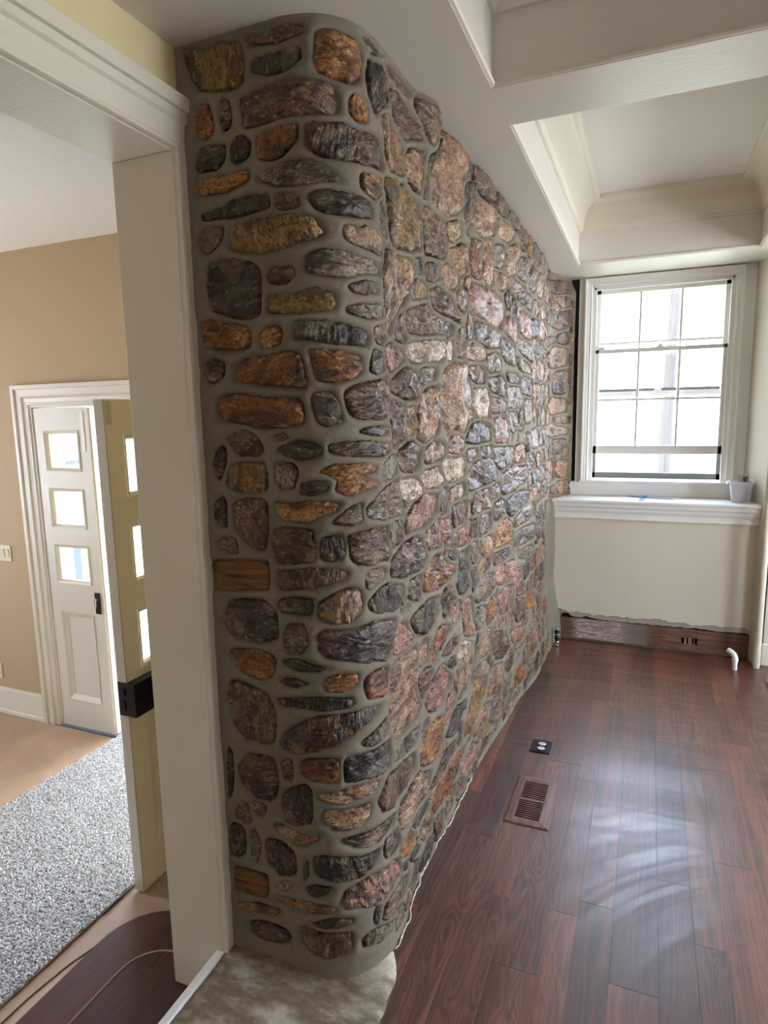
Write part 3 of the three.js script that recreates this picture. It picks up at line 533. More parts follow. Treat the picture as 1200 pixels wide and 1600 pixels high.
function stoneGeometry({ q, tone, area }, near) {
  // resample the outline, then rings of points from the edge to the middle, roughened like split rock
  const per = []; let total = 0; q.forEach((p, i) => { const r = q[(i + 1) % q.length]; per.push(Math.hypot(r[0] - p[0], r[1] - p[1])); total += per[i]; });
  const n = Math.round(clamp(total / (near ? 0.0075 : 0.013), 14, near ? 84 : 44)), rings = near ? [0, 0.05, 0.13, 0.24, 0.36, 0.5, 0.64, 0.78, 0.9] : [0, 0.07, 0.2, 0.4, 0.6, 0.82];
  const out = []; let i = 0, acc = 0;
  for (let k = 0; k < n; k++) { const want = (k / n) * total; while (acc + per[i] < want) acc += per[i++]; const t = (want - acc) / per[i], a = q[i], b = q[(i + 1) % q.length]; out.push([mix(a[0], b[0], t), mix(a[1], b[1], t)]); }
  const cs = out.reduce((a, p) => a + p[0], 0) / n, cy = out.reduce((a, p) => a + p[1], 0) / n, seed = Math.floor(rnd() * 5000), size = Math.sqrt(area);
  const edge = out.map(([s, y]) => { const w = 0.12 * size * (fbm(s * 30, y * 30, seed, 2) - 0.5) + 0.010 * (vnoise(s * 110, y * 110, seed + 2) - 0.5); const l = Math.hypot(s - cs, y - cy) || 1; return [s + ((s - cs) / l) * w, y + ((y - cy) / l) * w]; });
  const wood = tone === 'wood', proud = wood ? 0.002 : clamp(0.02 * size + rr(-0.002, 0.005), 0.001, 0.010), rug = wood ? 0.0015 : clamp(0.12 * size, 0.006, 0.015), turn = rr(-0.3, 0.3) + (rnd() < 0.35 ? Math.PI / 2 : 0), ct = wood ? 1 : Math.cos(turn), st = wood ? 0 : Math.sin(turn), uo = rr(0, 8), vo = rr(0, 8);
  const tiltS = rr(-0.05, 0.05), tiltY = rr(-0.06, 0.05);
  const pos = [], uv = [], idx = [];
  const put = (s, y, t) => {
    const us = (s - cs) * ct + (y - cy) * st, uy = -(s - cs) * st + (y - cy) * ct;
    const rise = t <= 0 ? -0.014 : mix(0.000, proud, 1 - Math.pow(1 - clamp((t - 0.03) / 0.25), 2.0));
    const ridge = 1 - Math.abs(2 * fbm(us * 22 + 50, uy * 55 + 50, seed + 3, 3) - 1), terrace = Math.floor(fbm(us * 9 + 20, uy * 26 + 20, seed + 5, 2) * 7) / 7;
    const h = rise + (t <= 0 ? 0 : sstep(-0.05, 0.12, t) * (rug * (ridge - 0.6) + 1.3 * rug * (terrace - 0.45)) + (s - cs) * tiltS + (y - cy) * tiltY);
    pos.push(...onWall(s, y, h)); uv.push(us * 2.4 + uo, uy * 2.4 + vo);
  };
  for (const t of rings) for (const [s, y] of edge) put(mix(s, cs, t), mix(y, cy, t), t);
  put(cs, cy, 1);
  const R = rings.length;
  for (let r = 0; r < R - 1; r++) for (let k = 0; k < n; k++) { const a = r * n + k, b = r * n + (k + 1) % n, c = a + n, d = b + n; idx.push(a, b, d, a, d, c); }
  for (let k = 0; k < n; k++) idx.push((R - 1) * n + k, (R - 1) * n + (k + 1) % n, R * n);
  const g = new THREE.BufferGeometry(); g.setAttribute('position', new THREE.BufferAttribute(new Float32Array(pos), 3)); g.setAttribute('uv', new THREE.BufferAttribute(new Float32Array(uv), 2)); g.setIndex(idx); g.computeVertexNormals();
  return g;
}
const stoneWall = structure('wall_left');
{ // mortar: struck joints with a crest half way between stones, dipping beside each stone
  const sv = []; for (let s = -0.02; s < 0.7; s += 0.007) sv.push(s); for (let s = sv.at(-1) + 0.009; s < 1.7; s += 0.009) sv.push(s); for (let s = sv.at(-1) + 0.013; s < SEND + 0.012; s += 0.009) sv.push(s);
  const ny = 330, y0 = -0.03, y1 = 2.46, pos = [], uv = [], idx = [], m = sv.length;
  for (let j = 0; j <= ny; j++) for (let i = 0; i < m; i++) {
    const s = sv[i], y = mix(y0, y1, j / ny), d = gap(s, y), soft = fbm(s * 30, y * 30, 71, 2) - 0.5;
    const tight = sstep(S2 - 0.06, S2 + 0.05, s);
    let h = d < 0 ? -0.02 * clamp(-d / 0.012) - 0.001 : mix(-0.002 + 0.009 * (1 - Math.exp(-d / 0.008)), 0.001 + 1.05 * Math.min(d, 0.0085), tight) + 0.004 * soft + (d > 0.012 ? 0.003 * (fbm(s * 9, y * 14, 72, 2) - 0.5) : 0);
    const z = plan(clamp(s, 0, SEND))[1]; if (y > 2.3 && z < -1.9) h -= 0.03 * sstep(2.33, 2.42, y + 0.05 * (fbm(s * 5, 1, 73, 2) - 0.5));
    pos.push(...onWall(clamp(s, -0.02, SEND), y, h)); uv.push(s, y);
  }
  for (let j = 0; j < ny; j++) for (let i = 0; i < m - 1; i++) { const a = j * m + i, b = a + 1, c = a + m, d = c + 1; idx.push(a, b, d, a, d, c); }
  const g = new THREE.BufferGeometry(); g.setAttribute('position', new THREE.BufferAttribute(new Float32Array(pos), 3)); g.setAttribute('uv', new THREE.BufferAttribute(new Float32Array(uv), 2)); g.setIndex(idx); g.computeVertexNormals();
  mesh('mortar', g, MORTAR, stoneWall);
}
{ // the stones that show largest are meshes of their own, the small remainder is one part
  const shown = stones.map((t) => { const s = (t.b[0] + t.b[1]) / 2, y = (t.b[2] + t.b[3]) / 2, [x, z, nx, nz] = plan(s), d = Math.hypot(x, y - 1.56, z); return { t, near: s < 1.05, see: t.area * Math.abs((x * nx + z * nz) / d) / (d * d) }; }).sort((a, b) => b.see - a.see);
  const rest = [];
  shown.forEach(({ t, near }, k) => {
    const g = stoneGeometry(t, near);
    if (k < 298) mesh((t.tone === "wood" ? "wood_block" : "stone") + (k ? '_' + String(k).padStart(3, '0') : ''), g, stoneMat[t.tone], stoneWall); else { (rest[t.tone] ??= []).push(g); }
  });
  const lots = Object.entries(rest), geo = mergeGeometries(lots.map(([, gs]) => mergeGeometries(gs)), true);
  const m = mesh('small_stones', geo, lots.map(([tone]) => stoneMat[tone]), stoneWall); m.userData.kind = 'stuff';
  console.log('stones', stones.length);
}
smesh('wall_core', box(-1.265, -0.70, -0.355, 2.75, -4.60, -1.43), M.tanwall);

// ---------------------------------------------------------------- the floor: stained oak planks of mixed widths
const GRAIN = dataTex(512, 2048, (u, v) => {                     // 0.6 m across, 2.4 m along
  const w = 0.5 * fbm(u * 3, v * 3.2, 101, 3) + 0.16 * fbm(u * 14, v * 10, 102, 2), d = Math.abs(((u * 2.3 + w * 1.3) % 1) - 0.5) * 2, ring = 0.5 + 0.5 * Math.sin((d * d * 8 + w * 9) * 6.283), pore = fbm(u * 210, v * 26, 103, 2);
  return 0.70 + 0.22 * (ring - 0.5) * sstep(0.25, 0.6, fbm(u * 4, v * 1.5, 104, 2)) - 0.16 * sstep(0.55, 0.75, pore) + 0.14 * (fbm(u * 60, v * 6, 105, 2) - 0.5) + 0.42 * (fbm(u * 5, v * 2.5, 106, 3) - 0.5);
}, { wrap: MIR, rep: [1 / 0.6, 1 / 2.4] });
GRAIN.colorSpace = THREE.SRGBColorSpace;
const WIPE = dataTex(1024, 1024, (u, v) => {                     // 4 m square of floor: dust wiped about in wide arcs, which dulls the sheen
  const x = (u - 0.5) * 4, z = (v - 0.5) * 4; let a = 0;
  for (const [cx, cz, s, f] of [[-0.15, 1.55, 111, 24], [0.15, 2.1, 112, 19], [0.75, 1.25, 113, 28]]) {
    const r = Math.hypot(x - cx, z - cz) + 0.02 * (fbm(x * 2, z * 2, s, 2) - 0.5), th = Math.atan2(x - cx, cz - z);
    const band = fbm(r * f, th * 0.7 + 5, s + 9, 3), fine = fbm(r * f * 5, th * 0.8 + 5, s + 11, 2); a = Math.max(a, sstep(0.36, 0.66, band) * (0.7 + 0.6 * (fine - 0.5)) * sstep(0.15, 0.75, fbm(x * 1.1, z * 1.1, s + 30, 2)));
  }
  return 0.285 + 0.24 * a + 0.05 * fbm(x * 3 + 9, z * 3 + 9, 119, 3);
}, { wrap: MIR, rep: [0.25, 0.25], channel: 1 });
const PLANKS = [0xf4ece8, 0xdccfca, 0xc8b4b0, 0xf4e0d0, 0xb4a09e, 0xe2d0c2].map((tint) => {
  const base = new THREE.Color(0xa46c54).multiply(new THREE.Color(tint));
  return new THREE.MeshPhysicalMaterial({ color: base, map: GRAIN, roughness: 1, roughnessMap: WIPE, bumpMap: GRAIN, bumpScale: 0.0005, clearcoat: 1.0, clearcoatRoughness: 1, clearcoatRoughnessMap: WIPE });
});
const floor = structure('floor');
mesh('subfloor', box(-1.085, 3.2, -0.30, -0.0185, -4.9, 2.6), M.darkgap, floor);
function plankGeo(x0, x1, z0, z1) {
  const b = 0.0007, h = 0.018, P = [[x0, z0], [x1, z0], [x1, z1], [x0, z1]], Q = [[x0 + b, z0 + b], [x1 - b, z0 + b], [x1 - b, z1 - b], [x0 + b, z1 - b]], t = [];
  const lift = rr(-0.00015, 0.0001);
  const q = (a, ya, c, yc) => t.push(a[0][0], ya, a[0][1], a[1][0], ya, a[1][1], c[1][0], yc, c[1][1], a[0][0], ya, a[0][1], c[1][0], yc, c[1][1], c[0][0], yc, c[0][1]);
  for (let k = 0; k < 4; k++) { const k2 = (k + 1) % 4; q([P[k2], P[k]], -h, [P[k2], P[k]], -b + lift); q([P[k2], P[k]], -b + lift, [Q[k2], Q[k]], lift); }
  t.push(Q[0][0], lift, Q[0][1], Q[2][0], lift, Q[2][1], Q[1][0], lift, Q[1][1], Q[0][0], lift, Q[0][1], Q[3][0], lift, Q[3][1], Q[2][0], lift, Q[2][1]);
  const g = new THREE.BufferGeometry(); g.setAttribute('position', new THREE.BufferAttribute(new Float32Array(t), 3)); g.computeVertexNormals();
  const uo = rr(0, 5), vo = rr(0, 9), n = t.length / 3, uv = new Float32Array(n * 2), uv1 = new Float32Array(n * 2);
  for (let i = 0; i < n; i++) { uv[i * 2] = t[i * 3] + uo; uv[i * 2 + 1] = t[i * 3 + 2] + vo; uv1[i * 2] = t[i * 3] + 2; uv1[i * 2 + 1] = t[i * 3 + 2] + 4.6; }
  g.setAttribute('uv', new THREE.BufferAttribute(uv, 2)); g.setAttribute('uv1', new THREE.BufferAttribute(uv1, 2)); return g;
}
{
  const edges = [-0.72, -0.585, -0.475, -0.357, -0.222, -0.144, -0.04, 0.088, 0.188, 0.271, 0.39, 0.50, 0.63, 0.74, 0.87, 0.98, 1.12, 1.25];
  const rest = []; let n = 0;
  const put = (x0, x1, z0, z1, far) => { const g = plankGeo(x0, x1, z0, z1), k = Math.floor(rnd() * PLANKS.length); if (far) (rest[k] ??= []).push(g); else mesh('plank' + (n ? '_' + String(n).padStart(3, '0') : ''), g, PLANKS[k], floor), n++; };
  for (let i = 0; i < edges.length - 1; i++) for (let z = -4.37 - rr(0, 0.02), first = true; z < 1.2;) { const L = first ? rr(0.3, 1.3) : rr(0.5, 1.5); put(edges[i], edges[i + 1], z, Math.min(z + L, 1.2), false); z += L; first = false; }
  for (let x = 1.25; x < 3.0; x += 0.125) for (let z = -4.37; z < 2.4; z += 1.4) put(x, x + 0.125, z, z + 1.4, true);
  for (let x = -1.085; x < 1.24; x += 0.1225) put(x, x + 0.1225, 1.2, 2.4, true);
  for (let x = -1.085; x < -0.73; x += 0.12) put(x, x + 0.12, -0.8, 1.2, true);
  const keys = Object.keys(rest), m = mesh('outer_planks', mergeGeometries(keys.map((k) => mergeGeometries(rest[k])), true), keys.map((k) => PLANKS[k]), floor); m.userData.kind = 'stuff';
}

// ---------------------------------------------------------------- the coffered ceiling
const CY = 2.44, CC = 2.80;
const ceiling = structure('ceiling');
{
  const COL = [[-0.436, 0.532], [0.86, 1.83], [2.12, 2.95]], ROW = [[-4.19, -2.11], [-1.867, 0.25], [0.50, 2.25]];
  const shape = new THREE.Shape([[-1.29, -4.92], [3.2, -4.92], [3.2, 2.6], [-1.29, 2.6]].map((p) => new THREE.Vector2(...p)));
  for (const [a, b] of COL) for (const [c, d] of ROW) shape.holes.push(new THREE.Path([[a, c], [a, d], [b, d], [b, c]].map((p) => new THREE.Vector2(...p))));
  const g = boxUV(plain(new THREE.ExtrudeGeometry(shape, { depth: CC - CY, bevelEnabled: false }).rotateX(Math.PI / 2).translate(0, CC, 0)));
  mesh('beams', g, M.beam, ceiling);
  mesh('ceiling_board', box(-1.29, 3.2, CC, CC + 0.05, -4.92, 2.6), M.ceiling, ceiling);
  const cove = [[0, 2.622], [-0.012, 2.622], [-0.014, 2.632], [-0.024, 2.640], [-0.026, 2.650]]; for (let k = 0; k <= 8; k++) { const a = (k / 8) * Math.PI / 2; cove.push([-0.026 - 0.082 * (1 - Math.cos(a)), 2.655 + 0.118 * Math.sin(a)]); } cove.push([-0.118, 2.778], [-0.122, 2.801], [0, 2.801]);
  const bead = [[0.004, 2.441], [-0.008, 2.443], [-0.011, 2.449], [-0.008, 2.456], [-0.003, 2.459], [0.004, 2.462]];
  for (const [a, b] of COL) for (const [c, d] of ROW) for (const [nm, pr] of [['crown_moulding', cove], ['bead_moulding', bead]]) mesh(nm, moulding(rectPath(a, b, c, d), pr, (u, v, w) => [u, w, v], true), M.trim, ceiling);
}
smesh('roof', box(-5.6, 3.5, 2.86, 3.1, -5.0, 2.9), M.darkgap);

// ---------------------------------------------------------------- walls of this room
const DX = -1.09;                                                // face of the wall with the wide doorway
const extrudeZY = (pts, x0, x1, holes = []) => {                 // a wall in a plane of constant x
  const s = new THREE.Shape(pts.map(([z, y]) => new THREE.Vector2(-z, y))); for (const h of holes) s.holes.push(new THREE.Path(h.map(([z, y]) => new THREE.Vector2(-z, y))));
  return boxUV(plain(new THREE.ExtrudeGeometry(s, { depth: x1 - x0, bevelEnabled: false }).rotateY(Math.PI / 2).translate(x0, 0, 0)));
};
const extrudeXYh = (pts, z0, z1, holes = []) => {
  const s = new THREE.Shape(pts.map((p) => new THREE.Vector2(...p))); for (const h of holes) s.holes.push(new THREE.Path(h.map((p) => new THREE.Vector2(...p))));
  return boxUV(plain(new THREE.ExtrudeGeometry(s, { depth: z1 - z0, bevelEnabled: false }).translate(0, 0, z0)));
};
const rect = (a, b, c, d) => [[a, c], [b, c], [b, d], [a, d]];
smesh('wall_doorway', extrudeZY([[-1.40, 2.215], [-1.40, 2.6], [2.6, 2.6], [2.6, -0.355], [0.30, -0.355], [0.30, 2.215]], -1.265, DX), M.cream);
smesh('wall_right', extrudeZY(rect(-4.4, 2.6, -0.3, 2.6), 3.0, 3.25, [rect(-4.1, -2.9, 0.6, 2.35), rect(-2.75, -1.5, 0.6, 2.35)]), M.cream);
smesh('wall_front', extrudeXYh(rect(-1.29, 3.25, -0.3, 2.6), 2.4, 2.65, [rect(0.7, 1.25, 1.0, 1.85)]), M.tanwall);
{ // wall with the window: deep splayed recess, sill board and broken plaster under it
  const w = structure('wall_back');
  mesh('wall_board', extrudeXYh(rect(-1.29, 3.25, -0.3, 2.6), -4.92, -4.62, [rect(-0.385, 0.470, 1.075, 2.395)]), M.cream, w);
  mesh('right_return', fromTris((() => { const A = [[0.573, -4.62], [0.652, -4.30], [0.70, -4.30], [0.70, -4.62]], t = []; for (let k = 0; k < 4; k++) { const a = A[k], b = A[(k + 1) % 4]; t.push(a[0], 0, a[1], b[0], 0, b[1], b[0], 2.45, b[1], a[0], 0, a[1], b[0], 2.45, b[1], a[0], 2.45, a[1]); } return t; })()), M.apron, w);
  mesh('right_wall_face', box(0.69, 3.1, 0.0, 2.45, -4.62, -4.30), M.apron, w);
  // plaster with a ragged lower edge
  const bottom = []; for (let x = 0.655; x > -0.575; x -= 0.018) { const f = fbm(x * 9, 3, 131, 3) - 0.5; bottom.push([x, 0.198 + 0.03 * f + (x < -0.35 ? 0.012 : 0) + 0.016 * (vnoise(x * 60, 1, 132) - 0.5)]); }
  const left = []; for (let y = 0.22; y < 0.86; y += 0.02) left.push([-0.572 + 0.007 * (fbm(y * 14, 5, 133, 3) - 0.5) - 0.012 * y, y]);
  mesh('plaster', extrudeXY([[-0.585, 0.875], [0.655, 0.875], ...bottom, ...left], -4.382, -4.36), M.apron, w);
  const edge = []; for (let x = 0.655; x > -0.575; x -= 0.018) edge.push([x, 0.168 + 0.016 * (fbm(x * 13, 9, 134, 3) - 0.5) + 0.012 * (vnoise(x * 45, 1, 135) - 0.5) + (x < -0.45 ? 0.02 : 0) + (x > -0.2 ? -0.004 : 0)]);
  const top = []; for (let x = -0.575; x < 0.656; x += 0.05) top.push([x, 0.235]);
  mesh('base_coat', extrudeXY([...top, ...edge], -4.392, -4.368), std({ color: 0xaaa392, roughness: 0.9, bumpMap: orange, bumpScale: 0.004 }), w);
  mesh('recess_back', box(-0.62, 0.69, -0.02, 0.96, -4.62, -4.43), M.darkgap, w);
  mesh('left_mortar', box(-0.63, -0.578, 0.0, 0.95, -4.44, -4.372), MORTAR, w);
}
smesh('baseboard_right', rbox(0.69, 3.0, 0, 0.14, -4.30, -4.282, 0.006), M.trim);

// exposed timber under the plaster, with old plaster still on it and a small slot cut through
{
  const t = thing('base_timber', 'rough brown timber board with plaster smears under the window wall', 'board', [0.03, 0, -4.385]);
  const N = 512, smear = dataTex(N, 128, (u, v) => {
    const g = fbm(u * 14, v * 26, 141, 4), grain = fbm(u * 10, v * 60, 142, 3); let c = mix3([0.47, 0.33, 0.25], [0.34, 0.23, 0.17], sstep(0.3, 0.7, grain));
    const on = sstep(0.1, 0.16, u + 0.06 * (g - 0.5)) * (1 - sstep(0.38, 0.48, u + 0.1 * (g - 0.5)));
    c = mix3(c, mix3([0.70, 0.64, 0.58], [0.52, 0.46, 0.42], sstep(0.4, 0.65, g)), on * 0.95); c = mix3(c, [0.86, 0.82, 0.75], 0.7 * on * sstep(0.64, 0.74, fbm(u * 60, v * 26, 143, 3)));
    c = mix3(c, [0.50, 0.47, 0.44], sstep(0.36, 0.42, u) * (1 - sstep(0.48, 0.55, u)) * 0.7);
    c = mix3(c, [0.62, 0.50, 0.38], 0.5 * sstep(0.55, 0.62, u) * (1 - sstep(0.75, 0.95, u)) * sstep(0.35, 0.65, g)); return c;
  }, { srgb: true });
  const sh = extrudeXYh(rect(-0.615, 0.615, 0, 0.155), -0.03, 0.012, [rect(0.222, 0.315, 0.052, 0.100)]), p = sh.attributes.position, uv = sh.attributes.uv;
  for (let i = 0; i < p.count; i++) uv.setXY(i, (p.getX(i) + 0.615) / 1.23, p.getY(i) / 0.155);
  mesh('board', sh, std({ map: smear, roughness: 0.85, bumpMap: rockBump, bumpScale: 0.002 }), t);
  for (const [a, b] of [[0.238, 0.252], [0.262, 0.285], [0.296, 0.303]]) mesh('splinter', rbox(a, b, 0.05, 0.102, -0.02, 0.004, 0.003), std({ color: 0x8c7766, roughness: 0.9 }), t);
  mesh('lower_ledge', rbox(-0.615, 0.615, 0.0, 0.016, 0.008, 0.022, 0.004), std({ color: 0x5a4234, roughness: 0.8 }), t);
}
// window stool and the moulded apron under it
{
  const s = structure('trim_1');
  mesh('stool', extrudeXYh([[-0.60, -4.335], [0.655, -4.335], [0.57, -4.63], [-0.50, -4.63]].map(([x, z]) => [x, -z]), 0, 0.022).rotateX(-Math.PI / 2).translate(0, 0.963, 0), M.sash, s);
  mesh('stool_nosing', rbox(-0.605, 0.655, 0.961, 0.9855, -4.345, -4.318, 0.010, 4), M.sash, s);
  const prof = [[0, 0], [0.012, 0], [0.016, 0.010], [0.012, 0.016], [0.012, 0.040], [0.016, 0.046], [0.022, 0.062], [0.022, 0.072], [0.030, 0.086], [0.032, 0.108], [0, 0.108]];
  const tris = []; for (let i = 0; i < prof.length; i++) { const [w, h] = prof[i], [w2, h2] = prof[(i + 1) % prof.length], A = [-0.605, 0.854 + h, -4.36 + w], B = [0.655, 0.854 + h, -4.36 + w], C = [0.655, 0.854 + h2, -4.36 + w2], D = [-0.605, 0.854 + h2, -4.36 + w2]; tris.push(...A, ...B, ...C, ...A, ...C, ...D); }
  mesh('apron_moulding', fromTris(tris), M.sash, s);
}

// ---------------------------------------------------------------- the double-hung window
{
  const w = structure('window_1'), zf = -4.62, L = -0.385, Rr = 0.470, B = 1.095, T = 2.390;
  const place = (u, v, k) => [u, v, zf + k];
  const path = [[L, B - 0.02, -1, 0], [L, T, -1, 1], [Rr, T, 1, 1], [Rr, B - 0.02, 1, 0]];
  mesh('casing', moulding(path, [[-0.004, 0], [-0.004, 0.016], [0.004, 0.022], [0.012, 0.018], [0.018, 0.022], [0.030, 0.024], [0.034, 0.034], [0.042, 0.036], [0.044, 0.0]], place), M.sash, w);
  mesh('gap_shade', box(-0.56, -0.44, 0.985, 2.44, zf - 0.01, zf + 0.004), M.darkgap, w);  // near-black strip: shade of the open gap put into its colour
  mesh('side_board', rbox(-0.468, L - 0.036, 0.985, 2.44, zf - 0.01, zf + 0.014, 0.002), M.sash, w);
  mesh('side_board', rbox(Rr + 0.036, 0.60, 0.985, 2.44, zf - 0.01, zf + 0.006, 0.002), M.sash, w);
  mesh('sub_sill', rbox(-0.515, 0.585, 0.985, 1.078, zf - 0.02, zf + 0.02, 0.004), M.sash, w);
  mesh('sill_nosing', rbox(L - 0.055, Rr + 0.055, 1.070, 1.090, zf - 0.02, zf + 0.036, 0.006), M.sash, w);
  mesh('jamb_lining', join([box(L - 0.01, L + 0.012, B - 0.02, T, zf - 0.28, zf + 0.004), box(Rr - 0.012, Rr + 0.01, B - 0.02, T, zf - 0.28, zf + 0.004), box(L, Rr, T - 0.012, T + 0.01, zf - 0.28, zf + 0.004), box(L, Rr, B - 0.03, B - 0.008, zf - 0.28, zf + 0.004)]), M.sash, w);
  mesh('inside_stop', join([rbox(L + 0.010, L + 0.030, B - 0.01, T - 0.01, zf - 0.022, zf - 0.004, 0.004), rbox(Rr - 0.030, Rr - 0.010, B - 0.01, T - 0.01, zf - 0.022, zf - 0.004, 0.004), rbox(L + 0.01, Rr - 0.01, T - 0.032, T - 0.010, zf - 0.022, zf - 0.004, 0.004)]), M.sash, w);
  const sash = (name, y0, y1, z, topRail, botRail, stile = 0.040) => {
    const a = L + 0.013, b = Rr - 0.013, s = mesh(name, join([rbox(a, a + stile, y0, y1, z - 0.018, z + 0.018, 0.003), rbox(b - stile, b, y0, y1, z - 0.018, z + 0.018, 0.003), rbox(a, b, y1 - topRail, y1, z - 0.018, z + 0.018, 0.003), rbox(a, b, y0, y0 + botRail, z - 0.018, z + 0.018, 0.003)]), M.sash, w);
    const gx0 = a + stile, gx1 = b - stile, gy0 = y0 + botRail, gy1 = y1 - topRail, ym = (gy0 + gy1) / 2;
    for (const k of [1, 2]) { const x = mix(gx0, gx1, k / 3); mesh('muntin', rbox(x - 0.0075, x + 0.0075, gy0, gy1, z - 0.013, z + 0.013, 0.003), M.sash, s); }
    mesh('muntin', rbox(gx0, gx1, ym - 0.0075, ym + 0.0075, z - 0.0128, z + 0.0128, 0.003), M.sash, s);
    for (let i = 0; i < 3; i++) for (let j = 0; j < 2; j++) mesh('pane', box(mix(gx0, gx1, i / 3), mix(gx0, gx1, (i + 1) / 3), j ? ym : gy0, j ? gy1 : ym, z - 0.001, z + 0.001), M.glass, s);
    return s;
  };
  const up = sash('upper_sash', 1.655, 2.378, -4.712, 0.038, 0.034), low = sash('lower_sash', 1.268, 1.972, -4.662, 0.026, 0.056);
  const lock = mesh('sash_lock', join([rbox(0.02, 0.075, 1.972, 1.979, -4.675, -4.648, 0.003), cyl(0.012, 0.014, 0.012, 16).translate(0.048, 1.985, -4.662), rbox(0.036, 0.082, 1.988, 1.995, -4.668, -4.655, 0.003)]), M.sash, low);
  mesh('sash_stop', rbox(L + 0.016, L + 0.085, 1.972, 1.990, -4.680, -4.646, 0.003), M.sash, low);
  mesh('sash_lock_keeper', join([rbox(0.02, 0.07, 1.689, 1.695, -4.72, -4.698, 0.002), cyl(0.012, 0.02, 0.014, 16).translate(0.045, 1.702, -4.708)]), M.sash, up);
  // outer storm window: a grey metal frame with its meeting rail, showing under the raised sash
  const metal = std({ color: 0x5a5752, roughness: 0.5, metalness: 0.4 }), zs = -4.80;
  const storm = mesh('storm_frame', join([rbox(L + 0.012, L + 0.040, B - 0.006, T - 0.012, zs - 0.015, zs + 0.015, 0.003), rbox(Rr - 0.042, Rr - 0.012, B - 0.006, T - 0.012, zs - 0.015, zs + 0.015, 0.003), rbox(L + 0.012, Rr - 0.012, B - 0.006, B + 0.034, zs - 0.015, zs + 0.015, 0.003), rbox(L + 0.012, Rr - 0.012, T - 0.04, T - 0.012, zs - 0.015, zs + 0.015, 0.003), rbox(L + 0.03, Rr - 0.03, 1.690, 1.712, zs - 0.02, zs + 0.012, 0.002)]), metal, w);
  mesh('storm_pane', box(L + 0.035, Rr - 0.035, 1.70, T - 0.03, zs - 0.001, zs + 0.001), M.glass, storm);
}
// the other windows that light this room, out of the photograph's view
function plainWindow(name, geoPlace, u0, u1, v0, v1) {
  const w = structure(name), bar = (a, b, c, d, t = 0.02) => geoPlace(a, b, c, d, t);
  mesh('frame', join([bar(u0, u0 + 0.05, v0, v1), bar(u1 - 0.05, u1, v0, v1), bar(u0, u1, v0, v0 + 0.05), bar(u0, u1, v1 - 0.05, v1), bar(u0, u1, (v0 + v1) / 2 - 0.02, (v0 + v1) / 2 + 0.02)]), M.trim, w);
  mesh('muntin', join([1, 2].map((k) => { const x = mix(u0, u1, k / 3); return bar(x - 0.008, x + 0.008, v0, v1, 0.012); })), M.trim, w);
}
const onX = (x) => (a, b, c, d, t) => box(x - t, x + t, c, d, a, b), onZ = (z) => (a, b, c, d, t) => box(a, b, c, d, z - t, z + t);
plainWindow('window_5', onZ(2.52), 0.7, 1.25, 1.0, 1.85);
plainWindow('window_2', onX(3.12), -4.1, -2.9, 0.6, 2.35);
plainWindow('window_3', onX(3.12), -2.75, -1.5, 0.6, 2.35);

// ---------------------------------------------------------------- the wide doorway on the left: casing, lining, steps down
{
  const t = structure('trim_2'), z1 = -1.319, z0 = 0.24, yT = 2.2, yB = -0.15;
  const prof = [[0.004, -0.004], [0.004, 0.010], [0.006, 0.016], [0.010, 0.016], [0.014, 0.011], [0.018, 0.014], [0.064, 0.017], [0.070, 0.024], [0.088, 0.025], [0.090, 0.034], [0.120, 0.037], [0.120, 0]];
  mesh('casing_side', moulding([[z1, 0.012, -1, 0], [z1, yT, -1, 1]], prof.map(([a, w]) => [Math.min(a, 0.0655), w]).filter((p, i) => i < 7).concat([[0.0655, 0]]), (u, v, w) => [DX + w, v, u]), M.trim, t);
  mesh('casing_head', moulding([[z1, yT, -1, 1], [z0, yT, 1, 1], [z0, 0.0, 1, 0]], prof, (u, v, w) => [DX + w, v, u]), M.trim, t);
  mesh('jamb_side', rbox(-1.277, DX + 0.001, yB, yT, z1 - 0.05, z1, 0.002), M.trim, t);
  mesh('jamb_side', rbox(-1.277, DX + 0.001, yB, yT, z0, z0 + 0.05, 0.002), M.trim, t);
  mesh('jamb_head', rbox(-1.277, DX + 0.001, yT, yT + 0.02, z1 - 0.02, z0 + 0.02, 0.002), M.trim, t);
  mesh('white_riser', rbox(-1.112, DX + 0.004, -0.178, 0.016, -1.352, 0.24, 0.006), M.white, t);
}
